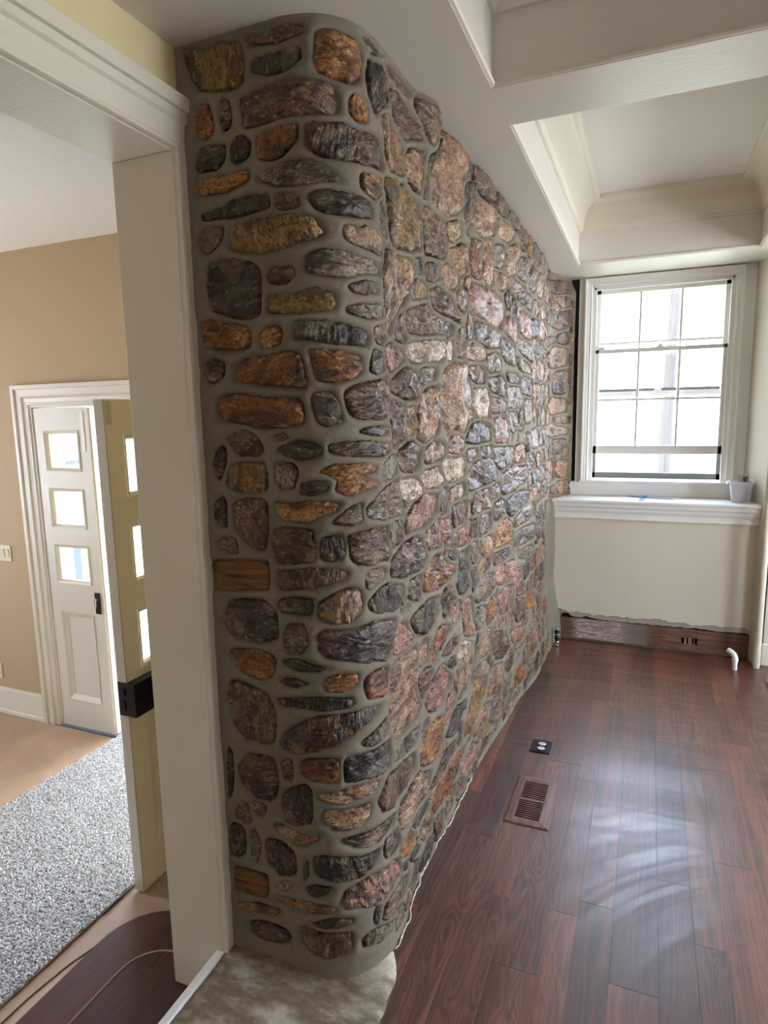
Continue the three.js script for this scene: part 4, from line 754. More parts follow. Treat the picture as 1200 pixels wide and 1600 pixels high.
{ // dark bullnose step between the two floors
  const s = structure('stair_step');
  const curve = (off) => { const p = []; const r = 0.20 - off * 0.5; const x = -1.637 + off, z = -1.575 + off; for (let k = 0; k <= 12; k++) { const a = Math.PI / 2 * k / 12; p.push([x + r - r * Math.cos(a), z + r - r * Math.sin(a)]); } return p.sort((a, b) => b[1] - a[1]); };
  const stepMat = new THREE.MeshPhysicalMaterial({ color: 0x6a3a2c, map: GRAIN, roughness: 0.4, bumpMap: GRAIN, bumpScale: 0.0006 });
  const plate = (pts, y0, y1, bevel) => { const sh = new THREE.Shape(pts.map(([x, z]) => new THREE.Vector2(x, -z))); return boxUV(plain(new THREE.ExtrudeGeometry(sh, { depth: y1 - y0 - 2 * bevel, bevelEnabled: bevel > 0, bevelSize: bevel, bevelThickness: bevel, bevelSegments: 3 }).rotateX(-Math.PI / 2).translate(0, y0 + bevel, 0))); };
  const ring = (off) => [[-1.637 + off, 0.25], ...curve(off), [-1.10, -1.575 + off]];
  const o = ring(0), i = ring(0.145);
  mesh('nosing_board', plate([...o, [-1.10, -1.575 + 0.147], ...curve(0.147).reverse(), [-1.637 + 0.147, 0.25]], -0.205, -0.178, 0.008), stepMat, s);
  mesh('tread', plate([...ring(0.152), [-1.10, 0.25]], -0.205, -0.1765, 0.003), stepMat, s);
  mesh('nosing_seam', tube([...[0.25, -0.1, -0.5, -0.8, -1.0, -1.15, -1.25, -1.285].map((z) => [-1.488, -0.1765, z]), ...curve(0.149).slice(1).map(([x, z]) => [x, -0.1765, z]), [-1.12, -0.1765, -1.426]], 0.0035, 6, 90), std({ color: 0xa98a74, roughness: 0.6 }), s);
  mesh('riser', plate([...ring(0.03), [-1.10, 0.25]], -0.355, -0.205, 0), M.white, s);
}
// ---------------------------------------------------------------- the lower room beyond
const LF = -0.355;
smesh('floor_lower', box(-5.3, -1.10, LF - 0.2, LF - 0.004, -2.9, 1.8), new THREE.MeshStandardMaterial({ color: 0x6a4030, roughness: 0.5 }));
smesh('ceiling_lower', box(-5.4, -1.265, 2.53, 2.7, -2.9, 1.8), std({ color: 0xe8e2d6, roughness: 0.85, bumpMap: orange, bumpScale: 0.0012 }));
smesh('wall_lower_back', extrudeXYh(rect(-5.4, -1.2, -0.4, 2.6), -2.90, -2.70, [rect(-3.40, -1.78, -0.4, 1.665)]), M.tanwall);
smesh('wall_lower_left', extrudeZY(rect(-2.9, 1.8, -0.4, 2.6), -5.45, -5.25, [rect(-1.8, -0.6, 0.4, 1.9)]), M.tanwall);
smesh('wall_lower_front', extrudeXYh(rect(-5.4, -1.2, -0.4, 2.6), 1.60, 1.80), M.tanwall);
plainWindow('window_4', onX(-5.33), -1.8, -0.6, 0.4, 1.9);
smesh('baseboard_lower', join([rbox(-5.25, -3.50, LF, LF + 0.16, -2.70, -2.682, 0.004), rbox(-5.25, -3.50, LF + 0.155, LF + 0.182, -2.70, -2.676, 0.006), rbox(-5.25, -3.50, LF, LF + 0.03, -2.70, -2.674, 0.006)]), M.trim);
{
  const t = structure('trim_3');
  const path = [[-3.385, LF, -1, 0], [-3.385, 1.655, -1, 1], [-1.79, 1.655, 1, 1], [-1.79, LF, 1, 0]];
  mesh('door_casing', moulding(path, [[-0.012, -0.06], [-0.012, 0.004], [0.0, 0.004], [0.004, 0.012], [0.012, 0.012], [0.016, 0.009], [0.040, 0.012], [0.046, 0.020], [0.056, 0.018], [0.092, 0.020], [0.096, 0.030], [0.118, 0.030], [0.118, 0]], (u, v, w) => [u, v, -2.70 + w]), M.doorPaint, t);
  mesh('door_jamb', join([box(-3.40, -3.375, LF, 1.66, -2.9, -2.71), box(-1.80, -1.775, LF, 1.66, -2.9, -2.71), box(-3.40, -1.775, 1.645, 1.67, -2.9, -2.71)]), M.doorPaint, t);
  mesh('door_sill', rbox(-3.40, -1.78, LF - 0.01, LF + 0.012, -2.93, -2.69, 0.004), std({ color: 0x67707c, roughness: 0.5 }), t);
}
function doorLeaf(W, paint, o, s) {                               // a leaf in its own plane: x from the free edge (0) to the hinge (s W), three lights, panel below
  const H0 = 0.012, H1 = 1.992, st = 0.092, d = 0.022, lights = [[0.955, 1.17], [1.295, 1.51], [1.635, 1.85]], x0 = st, x1 = Math.min(W - st, st + 0.262);
  const R = (a, b, c, d) => (s > 0 ? rect(a, b, c, d) : rect(-b, -a, c, d)), lo = Math.min(s * x0, s * x1), hi = Math.max(s * x0, s * x1), e0 = Math.min(s * x0, s * (W - st)), e1 = Math.max(s * x0, s * (W - st));
  const holes = lights.map(([a, b]) => R(x0, x1, a, b)); holes.push(R(x0, W - st, 0.20, 0.755));
  mesh('leaf', extrudeXYh(R(0, W, H0, H1), -d, d, holes), paint, o);
  for (const [a, b] of lights) {
    mesh('glazing_bead', moulding(rectPath(lo, hi, a, b), [[0.0, d - 0.001], [0.012, d - 0.001], [0.010, d + 0.007], [0.0, d + 0.003], [-0.008, d - 0.012], [0.0, d - 0.012]], (u, v, k) => [u, v, k], true), paint, o);
    mesh('pane', box(lo, hi, a, b, -0.002, 0.002), M.glass, o);
  }
  mesh('door_panel', box(e0, e1, 0.20, 0.755, -0.006, 0.006), paint, o);
  mesh('panel_moulding', moulding(rectPath(e0, e1, 0.20, 0.755), [[0.0, d], [0.006, d + 0.004], [-0.006, d - 0.002], [-0.022, 0.012], [-0.026, 0.006], [0, 0.006]], (u, v, k) => [u, v, k], true), paint, o);
}
{ // the narrow leaf, shut
  const d = structure('door_1'); doorLeaf(0.435, M.doorPaint, d, -1); d.position.set(-2.94, LF, -2.725);
  mesh('edge_strip', rbox(-0.002, 0.008, 0.012, 1.985, -0.020, 0.012, 0.003), M.white, d);
  mesh('flush_bolt', rbox(-0.055, -0.030, 1.74, 1.97, 0.0215, 0.0265, 0.002), M.trim, d);
  const k = mesh('latch_plate', rbox(-0.062, -0.022, 0.775, 0.905, 0.021, 0.030, 0.003), M.bronze, d);
  mesh('thumb_turn', join([cyl(0.012, 0.012, 0.016, 16).rotateX(Math.PI / 2).translate(-0.042, 0.865, 0.036), rbox(-0.047, -0.037, 0.82, 0.872, 0.036, 0.048, 0.003)]), M.chrome, k);
}
{ // the wide leaf, swung open into the lower room
  const d = structure('door_2'); doorLeaf(0.92, M.leafCream, d, 1);
  d.position.set(-1.846, LF, -1.752); d.rotation.y = Math.PI / 2;   // free edge towards us, hinge at the far wall, face looking into the doorway
  mesh('edge_board', rbox(-0.003, 0.003, 0.012, 1.992, -0.0225, 0.0225, 0.001), M.doorPaint, d);
  mesh('top_hinge_plate', rbox(0.004, 0.03, 1.90, 1.985, 0.022, 0.026, 0.001), M.plate, d);
  const lock = mesh('rim_lock', rbox(0.0, 0.178, 0.775, 0.912, 0.022, 0.062, 0.004), M.black, d);
  mesh('face_plate', rbox(-0.006, 0.0, 0.775, 0.912, -0.020, 0.064, 0.001), M.black, lock);
  mesh('rim', join([rbox(0.0, 0.178, 0.775, 0.783, 0.06, 0.066, 0.002), rbox(0.0, 0.178, 0.904, 0.912, 0.06, 0.066, 0.002)]), M.black, lock);
  mesh('knob', lathe([[0, 0.0], [0.010, 0], [0.010, 0.022], [0.022, 0.028], [0.024, 0.036], [0.018, 0.044], [0, 0.046]]).rotateX(Math.PI / 2).translate(0.145, 0.848, 0.060), M.brass, lock);
  mesh('lock_bolt', join([rbox(-0.010, -0.006, 0.80, 0.838, -0.004, 0.016, 0.002), rbox(-0.010, -0.006, 0.86, 0.885, -0.004, 0.016, 0.002)]), M.bronze, lock);
  mesh('lock_stud', join([0.03, 0.085].map((x) => cyl(0.009, 0.010, 0.008, 14).rotateX(Math.PI / 2).translate(x, 0.845, 0.065))), M.bronze, lock);
}

// ---------------------------------------------------------------- things
const slabTex = dataTex(512, 512, (u, v) => { const g = fbm(u * 5, v * 5, 151, 4), q = fbm(u * 20, v * 50, 152, 4); let c = mix3([0.76, 0.73, 0.66], [0.62, 0.58, 0.50], sstep(0.35, 0.65, g)); c = mix3(c, [0.44, 0.38, 0.29], 0.9 * sstep(0.44, 0.6, fbm(u * 3 + 3, v * 5, 153, 5))); c = mix3(c, [0.82, 0.80, 0.75], 0.3 * sstep(0.45, 0.8, q)); const k = 0.9 + 0.2 * fbm(u * 90, v * 90, 154, 3); c = [c[0] * k, c[1] * k, c[2] * k]; return c; }, { srgb: true, wrap: MIR, rep: [1.5, 1.5] });
{ // rough foundation stone showing beneath the pier
  const t = thing('foundation_stone', 'flat pale foundation stone at the foot of the stone pier', 'stone', [-0.83, 0, -1.2]);
  const outl = [[-1.094, -1.50], [-0.63, -1.52], [-0.604, -1.478], [-0.588, -1.43], [-0.580, -1.37], [-0.578, -1.30], [-0.566, -1.22], [-0.585, -1.12], [-0.60, -1.0], [-0.58, -0.90], [-0.63, -0.80], [-0.74, -0.72], [-0.90, -0.70], [-1.02, -0.71], [-1.094, -0.74]].map(([x, z]) => [x + 0.83, z + 1.2]);
  const pts = []; for (let i = 0; i < outl.length; i++) { const a = outl[i], b = outl[(i + 1) % outl.length], n = Math.max(1, Math.round(Math.hypot(b[0] - a[0], b[1] - a[1]) / 0.012)); for (let k = 0; k < n; k++) { const x = mix(a[0], b[0], k / n), z = mix(a[1], b[1], k / n), w = x < -0.25 ? 0 : 0.012 * (fbm(x * 40, z * 40, 155, 3) - 0.5); pts.push([x + w, z + w * 0.4]); } }
  const n = pts.length, rings = [1.0, 1.0, 0.985, 0.955, 0.9, 0.8, 0.68, 0.55, 0.42, 0.3, 0.18, 0.08], pos = [], uv = [], idx = [];
  rings.forEach((r, k) => { for (const [x, z] of pts) { const X = x * r, Z = z * r; let y = k === 0 ? -0.02 : k === 1 ? -0.002 : 0.012 * sstep(1.0, 0.93, r) + 0.012 * (fbm(X * 12 + 9, Z * 12 + 9, 156, 4) - 0.4) + 0.006 * (fbm(X * 60 + 9, Z * 60 + 9, 157, 2) - 0.5); pos.push(X, y, Z); uv.push(X, Z); } });
  pos.push(0, 0.014, 0); uv.push(0, 0);
  for (let r = 0; r < rings.length - 1; r++) for (let k = 0; k < n; k++) { const a = r * n + k, b = r * n + (k + 1) % n, c = a + n, d = b + n; idx.push(a, d, b, a, c, d); }
  for (let k = 0; k < n; k++) idx.push((rings.length - 1) * n + k, rings.length * n, (rings.length - 1) * n + (k + 1) % n);
  const g = new THREE.BufferGeometry(); g.setAttribute('position', new THREE.BufferAttribute(new Float32Array(pos), 3)); g.setAttribute('uv', new THREE.BufferAttribute(new Float32Array(uv), 2)); g.setIndex(idx); g.computeVertexNormals();
  mesh('slab', g, std({ map: slabTex, roughness: 0.8, bumpMap: rockBump, bumpScale: 0.004, side: THREE.DoubleSide }), t);
}
{ // pale ragged bead where the floor meets the foot of the wall
  const p = []; for (let k = 0; k <= 150; k++) { const s = mix(S2 + 0.01, S2 + 0.95, k / 150), [x, y, z] = onWall(s, 0.01, 0.010 + 0.022 * (fbm(s * 22, 3, 161, 4) - 0.45)); p.push([x, 0.002 + 0.006 * fbm(s * 30, 1, 162, 2), z]); }
  const g = tube(p, 0.0030, 6, 450), q = g.attributes.position; for (let i = 0; i < q.count; i++) { const n = 1 + 2.2 * (fbm(q.getZ(i) * 90, q.getY(i) * 40, 163, 2) - 0.5); q.setY(i, 0.001 + (q.getY(i) - 0.001) * n); }
  g.computeVertexNormals(); const m = mesh('trim_4', g, std({ color: 0xcfc3ae, roughness: 0.8 })); m.userData.kind = 'structure';
}
{ // wooden floor register, set flush
  const t = thing('floor_register', 'wooden floor vent with dark slots flush in the planks', 'vent', [-0.374, 0.0, -2.40]), W = 0.080, D = 0.162;
  const wood = PLANKS[1], set = (g) => { const n = g.attributes.position.count, u1 = new Float32Array(n * 2); for (let i = 0; i < n; i++) { u1[i * 2] = g.attributes.position.getX(i) + 1.6; u1[i * 2 + 1] = g.attributes.position.getZ(i) + 2.2; } g.setAttribute('uv1', new THREE.BufferAttribute(u1, 2)); return g; };
  const fr = [[0, -0.004], [0, 0.0025], [-0.006, 0.0055], [-0.026, 0.0065], [-0.030, 0.003], [-0.030, -0.004]];
  const g = moulding(rectPath(-W - 0.006, W + 0.006, -D - 0.006, D + 0.006), fr.map(([a, w]) => [a, w]), (u, v, w) => [u, w, v], true); mesh('frame', set(g), wood, t);
  mesh('well', box(-W + 0.02, W - 0.02, -0.0005, 0.0006, -D + 0.02, D - 0.02), M.darkgap, t);
  const x0 = -0.050, x1 = 0.046;
  for (const [a, b] of [[-0.130, -0.006], [0.006, 0.130]]) for (let k = 0; k <= 9; k++) { const z = mix(a, b, k / 9); mesh('slat', set(rbox(x0, x1, 0.0003, 0.0058, z - 0.0027, z + 0.0027, 0.001)), wood, t); }
  mesh('middle_bar', set(rbox(x0, x1, 0.0003, 0.0062, -0.007, 0.007, 0.001)), wood, t);
  for (const [a, b] of [[-0.062, x0], [x1, 0.062]]) mesh('side_rail', set(rbox(a, b, 0.0002, 0.0064, -0.142, 0.142, 0.001)), wood, t);
  for (const [a, b] of [[-0.142, -0.130], [0.130, 0.142]]) mesh('end_rail', set(rbox(-0.062, 0.062, 0.0002, 0.0063, a, b, 0.001)), wood, t);
}
{ // dark floor socket with two chrome lids standing open
  const t = thing('floor_outlet', 'dark square floor outlet plate with two round chrome lids', 'outlet', [-0.407, 0, -2.842]);
  mesh('cover_plate', rbox(-0.046, 0.046, 0.0, 0.006, -0.058, 0.058, 0.002), std({ color: 0x2a2c30, roughness: 0.42, metalness: 0.5 }), t);
  for (const z of [-0.020, 0.022]) {
    mesh('socket_well', cyl(0.0175, 0.0175, 0.002, 24).translate(0.002, 0.0062, z - 0.007), M.black, t);
    mesh('lid', lathe([[0, 0], [0.0175, 0], [0.0188, 0.0015], [0.0165, 0.003], [0.010, 0.0034], [0.0095, 0.0027], [0, 0.0027]], 28).rotateX(-0.12).translate(0.002, 0.0090, z + 0.006), std({ color: 0xe2e2e2, roughness: 0.4, metalness: 0.6 }), t);
  }
}
{ // small valve left standing in the corner
  const t = thing('radiator_valve', 'small chrome and black pipe valve in the corner under the plaster', 'valve', [-0.512, 0, -4.20]);
  mesh('stub', lathe([[0, 0], [0.014, 0], [0.014, 0.012], [0.011, 0.014], [0.011, 0.028], [0.016, 0.030], [0.016, 0.040], [0.010, 0.042], [0, 0.043]]), M.chrome, t);
  mesh('body', lathe([[0, 0.040], [0.011, 0.040], [0.015, 0.050], [0.017, 0.062], [0.014, 0.074], [0.011, 0.078], [0, 0.079]]), M.black, t);
  mesh('collar', join([lathe([[0, 0.076], [0.013, 0.076], [0.014, 0.088], [0.010, 0.092], [0, 0.092]]), cyl(0.008, 0.010, 0.026, 16).rotateZ(Math.PI / 2).translate(0.016, 0.066, 0.004)]), M.chrome, t);
  mesh('handle', lathe([[0, 0.090], [0.016, 0.090], [0.019, 0.098], [0.018, 0.108], [0.012, 0.112], [0, 0.113]], 10), M.black, t);
  mesh('cap', lathe([[0, 0.112], [0.010, 0.112], [0.010, 0.124], [0.006, 0.127], [0, 0.127]]), M.chrome, t);
}
{ // white plastic elbow turned towards the wall
  const t = thing('pipe_elbow', 'short white plastic pipe elbow standing up beside the timber board', 'pipe', [0.538, 0, -4.165]);
  mesh('riser_pipe', lathe([[0.0, 0], [0.0145, 0], [0.0145, 0.062], [0, 0.063]]), M.pvc, t);
  mesh('elbow', join([tube([[0, 0.056, 0], [0, 0.074, 0], [-0.006, 0.090, -0.006], [-0.020, 0.101, -0.018], [-0.034, 0.106, -0.034]], 0.0165, 16, 24), lathe([[0.0150, 0.054], [0.0185, 0.054], [0.0185, 0.070], [0.0150, 0.072]])]), M.pvc, t);
  mesh('open_end', cyl(0.0135, 0.0135, 0.004, 18).rotateX(Math.PI / 2).rotateY(0.75).translate(-0.0352, 0.1064, -0.0356), M.darkgap, t);
}
{ const t = thing('pipe_stub', 'rounded white plastic pipe stub on the floor past the corner post', 'pipe', [0.708, 0, -4.03]);
  mesh('stub', lathe([[0, 0], [0.022, 0], [0.022, 0.030], [0.018, 0.042], [0.009, 0.048], [0, 0.049]]), M.pvc, t); mesh('collar', lathe([[0.021, 0], [0.027, 0], [0.027, 0.010], [0.021, 0.012]]), M.pvc, t); }
{ const t = thing('corner_post', 'slim cream painted post running up past the right end of the window sill', 'post', [0.661, 0, -4.235]);
  mesh('shaft', lathe([[0, 0.004], [0.016, 0.004], [0.020, 0.012], [0.021, 0.03], [0.021, 2.439], [0, 2.439]], 28), M.apron, t); mesh('foot_ring', lathe([[0, 0], [0.018, 0], [0.018, 0.006], [0, 0.006]], 28), M.apron, t); }
{ // clear tub with things standing in it, on the sill
  const t = thing('plastic_tub', 'translucent white plastic tub on the right end of the sill', 'tub', [0.545, 0.9856, -4.455]);
  const clear = new THREE.MeshPhysicalMaterial({ color: 0xf0eef2, roughness: 0.35, transmission: 0.55, thickness: 0, ior: 1.45 });
  const sec = (w, d, r) => { const p = []; for (const [cx, cz, a0] of [[w - r, d - r, 0], [-w + r, d - r, 1], [-w + r, -d + r, 2], [w - r, -d + r, 3]]) for (let k = 0; k <= 5; k++) { const a = (a0 + k / 5) * Math.PI / 2; p.push([cx + r * Math.cos(a), cz + r * Math.sin(a)]); } return p; };
  const levels = [[0.046, 0.038, 0.001], [0.050, 0.042, 0.004], [0.062, 0.052, 0.118], [0.070, 0.060, 0.120], [0.070, 0.060, 0.128], [0.062, 0.052, 0.128], [0.060, 0.050, 0.116], [0.047, 0.039, 0.006]], tris = [], S = levels.map(([w, d]) => sec(w, d, 0.014)), n = S[0].length;
  for (let l = 0; l < levels.length - 1; l++) for (let k = 0; k < n; k++) { const a = S[l][k], b = S[l][(k + 1) % n], c = S[l + 1][(k + 1) % n], d = S[l + 1][k], y = levels[l][2], y2 = levels[l + 1][2]; tris.push(a[0], y, a[1], c[0], y2, c[1], b[0], y, b[1], a[0], y, a[1], d[0], y2, d[1], c[0], y2, c[1]); }
  for (const [l, f] of [[0, 1], [7, -1]]) for (let k = 1; k < n - 1; k++) { const y = levels[l][2], q = [S[l][0], S[l][k], S[l][k + 1]]; if (f < 0) q.reverse(); for (const p of q) tris.push(p[0], y, p[1]); }
  mesh('body', fromTris(tris), clear, t);
  mesh('rim_handle', rbox(-0.082, -0.062, 0.108, 0.127, -0.03, 0.03, 0.006), clear, t);
  const c = thing('printed_card', 'cream card with a dark printed picture standing in the tub', 'card', [0.552, 0.9926, -4.455]);
  const art = dataTex(96, 96, (u, v) => { let q = [0.83, 0.78, 0.68]; if (u > 0.1 && u < 0.88 && v > 0.55 && v < 0.9) q = u > 0.5 ? mix3([0.18, 0.2, 0.3], [0.5, 0.52, 0.58], sstep(0.5, 0.6, fbm(u * 9, v * 14, 171, 2))) : mix3([0.72, 0.68, 0.6], [0.62, 0.57, 0.42], fbm(u * 7, v * 7, 172, 2)); return q; }, { srgb: true });
  const g = rbox(-0.034, 0.034, 0.0, 0.168, -0.001, 0.001, 0.0005, 1), p = g.attributes.position; for (let i = 0; i < p.count; i++) g.attributes.uv.setXY(i, (p.getX(i) + 0.034) / 0.068, p.getY(i) / 0.168); g.rotateX(-0.10);
  mesh('card', g, std({ map: art, roughness: 0.6 }), c);
  const b = thing('blue_packet', 'slim blue packet showing through the side of the plastic tub', 'packet', [0.562, 0.9926, -4.425]);
  mesh('packet', rbox(-0.014, 0.014, 0, 0.105, -0.004, 0.004, 0.002).rotateX(0.06), std({ color: 0x5470b8, roughness: 0.5 }), b);
  mesh('fold', rbox(-0.0142, 0.0142, 0.098, 0.108, -0.0045, 0.0045, 0.002).rotateX(0.06), std({ color: 0x5470b8, roughness: 0.5 }), b);
}
{ // strips of painter's tape crossing on the sill
  const blue = std({ color: 0x3f78d6, roughness: 0.6 });
  const strip = (pts, w, y) => { const tris = []; for (let i = 0; i < pts.length - 1; i++) { const [x, z] = pts[i], [x2, z2] = pts[i + 1], dx = x2 - x, dz = z2 - z, l = Math.hypot(dx, dz), nx = -dz / l * w, nz = dx / l * w, ya = y + 0.0012 * vnoise(i * 1.7, 3, 181), yb = y + 0.0012 * vnoise((i + 1) * 1.7, 3, 181); const A = [x - nx, ya, z - nz], B = [x2 - nx, yb, z2 - nz], C = [x2 + nx, yb, z2 + nz], D = [x + nx, ya, z + nz]; tris.push(...A, ...C, ...B, ...A, ...D, ...C); const k = (p) => [p[0], p[1] - 0.0006, p[2]]; tris.push(...k(A), ...k(B), ...k(C), ...k(A), ...k(C), ...k(D), ...A, ...B, ...k(B), ...A, ...k(B), ...k(A), ...D, ...k(C), ...C, ...D, ...k(D), ...k(C)); } return fromTris(tris); };
  tag(mesh('tape_strip', strip([[-0.11, -4.585], [-0.03, -4.53], [0.06, -4.49], [0.165, -4.475]], 0.018, 0.9865), blue), 'longer strip of blue painter\'s tape lying along the window sill', 'tape');
  tag(mesh('tape_strip', strip([[0.0, -4.60], [-0.012, -4.52], [-0.020, -4.44], [-0.028, -4.35]], 0.014, 0.9885), blue), 'short strip of blue painter\'s tape running to the front edge of the sill', 'tape');
}
{ // fittings on the far wall of the lower room
  const t = thing('switch_plate', 'beige multi gang light switch plate on the tan wall beside the door', 'switch', [-3.745, 0.742, -2.70]);
  mesh('plate', rbox(-0.068, 0.068, -0.052, 0.052, 0, 0.006, 0.003), M.plate, t);
  for (const x of [-0.042, 0, 0.042]) mesh('rocker', rbox(x - 0.011, x + 0.011, -0.028, 0.028, 0.004, 0.010, 0.002).rotateX(0.05), M.plate, t);
  const o = thing('wall_outlet', 'small pale outlet plate low on the tan wall above the baseboard', 'outlet', [-3.918, -0.065, -2.70]);
  mesh('plate', rbox(-0.034, 0.034, -0.055, 0.055, 0, 0.006, 0.003), M.plate, o);
  for (const y of [-0.022, 0.022]) mesh('socket', rbox(-0.015, 0.015, y - 0.014, y + 0.014, 0.004, 0.008, 0.004), M.plate, o);
}
{ // floor protection and the pale rug in the lower room
  const paperTex = dataTex(512, 512, (u, v) => { const g = 0.9 + 0.2 * (fbm(u * 6, v * 6, 191, 4) - 0.5) + 0.05 * (vnoise(u * 200, v * 200, 192) - 0.5), q = rgb(0xc2a184); return [q[0] * g, q[1] * g, q[2] * g]; }, { srgb: true, wrap: MIR, rep: [0.8, 0.8] });
  const paper = std({ map: paperTex, roughness: 0.6, bumpMap: orange, bumpScale: 0.001 });
  const sheet = (x0, x1, z0, z1, edge, lift, s) => { // a wrinkled sheet with a real under-side
    const nx = Math.round((x1 - x0) / 0.025), nz = Math.round((z1 - z0) / 0.025), tris = [], P = (i, j) => { const z = mix(z0, z1, j / nz); let x = mix(x0, x1 + (edge ? edge(z) : 0), i / nx); return [x, LF + lift + 0.004 * sstep(0.55, 0.8, fbm(x * 5, z * 3.4, s, 3)) + 0.0012 * fbm(x * 20, z * 20, s + 1, 2), z]; };
    const D = (p) => [p[0], p[1] - 0.0008, p[2]];
    for (let i = 0; i < nx; i++) for (let j = 0; j < nz; j++) { const a = P(i, j), b = P(i + 1, j), c = P(i + 1, j + 1), d = P(i, j + 1); tris.push(...a, ...c, ...b, ...a, ...d, ...c); if (i === nx - 1) tris.push(...b, ...c, ...D(c), ...b, ...D(c), ...D(b)); if (j === 0) tris.push(...a, ...b, ...D(b), ...a, ...D(b), ...D(a)); }
    const g = new THREE.BufferGeometry(); g.setAttribute('position', new THREE.BufferAttribute(new Float32Array(tris), 3)); g.computeVertexNormals(); return boxUV(g);
  };
  tag(mesh('floor_paper', sheet(-5.2, -1.32, -2.68, 1.5, null, 0.0005, 193), paper), 'wide tan sheet of floor protection paper covering the lower room', 'paper');
  tag(mesh('floor_paper', sheet(-2.05, -1.84, -1.60, 1.4, (z) => 0.012 * (fbm(z * 9, 2, 195, 3) - 0.5) + 0.06 * sstep(-1.3, -1.6, z), 0.006, 194), std({ map: paperTex, color: 0xf4efe8, roughness: 0.5 })), 'narrow pale strip of floor paper with a torn end beside the rug', 'paper');
  const r = thing('rug', 'pale grey looped pile runner rug on the paper covered floor', 'rug', [-2.395, LF + 0.0105, -1.0]), hw = 0.505, z0 = -1.70, z1 = 2.3;
  mesh('backing', rbox(-hw, hw, 0, 0.006, z0, z1, 0.003), std({ color: 0x9c9690, roughness: 0.95 }), r);
  const loop = new THREE.IcosahedronGeometry(1, 1), pos = [], step = 0.0105, nx = Math.round(2 * hw / step), nz = Math.round((z1 - z0) / step);
  const pile = new THREE.InstancedMesh(loop, std({ color: 0xffffff, roughness: 0.95 }), nx * nz); pile.name = 'pile'; pile.userData.kind = 'stuff'; pile.castShadow = pile.receiveShadow = true;
  const m4 = new THREE.Matrix4(), q = new THREE.Quaternion(), e = new THREE.Euler(), col = new THREE.Color(); let k = 0;
  for (let i = 0; i < nx; i++) for (let j = 0; j < nz; j++) {
    const x = -hw + (i + 0.5) * step + rr(-0.003, 0.003), z = z0 + (j + 0.5) * step + rr(-0.003, 0.003);
    e.set(rr(-0.5, 0.5), rr(0, 3.1), rr(-0.5, 0.5)); q.setFromEuler(e); m4.compose(V(x, 0.008 + rr(-0.001, 0.003), z), q, V(rr(0.007, 0.010), rr(0.005, 0.007), rr(0.0035, 0.005))); pile.setMatrixAt(k, m4);
    const g = rr(0.38, 0.64); col.setRGB(g * 1.0, g * 0.97, g * 0.95); pile.setColorAt(k++, col);
  }
  r.add(pile);
}
// ---------------------------------------------------------------- outside: lawn, trees, a shrub, the neighbouring house, a porch post
smesh('ground', box(-40, 40, -0.75, -0.6, -60, -4.95), std({ color: 0xa8a888, roughness: 1, map: dataTex(256, 256, (u, v) => 0.75 + 0.5 * (fbm(u * 20, v * 20, 201, 4) - 0.5), { wrap: MIR, rep: [0.3, 0.3] }) }));
smesh('porch_floor', rbox(-5.6, -0.9, LF - 0.22, LF - 0.03, -4.6, -2.91, 0.01), std({ color: 0x9aa0a6, roughness: 0.7 }));
const bark = std({ color: 0x544f4b, roughness: 0.95, bumpMap: rockBump, bumpScale: 0.02 });
function limb(pts, r0, r1, n = 9) {
  const seg = pts.length * 6, g = tube(pts, 1, n, seg), c = new THREE.CatmullRomCurve3(pts.map((p) => V(...p)), false, 'catmullrom', 0.3), p = g.attributes.position, q = V(0, 0, 0);
  for (let i = 0; i <= seg; i++) { const o = c.getPointAt(i / seg), r = mix(r0, r1, i / seg); for (let k = 0; k <= n; k++) { const id = i * (n + 1) + k; q.set(p.getX(id), p.getY(id), p.getZ(id)).sub(o).multiplyScalar(r * (0.9 + 0.2 * vnoise(k * 2, i, 203))).add(o); p.setXYZ(id, q.x, q.y, q.z); } }
  g.computeVertexNormals(); return g;
}
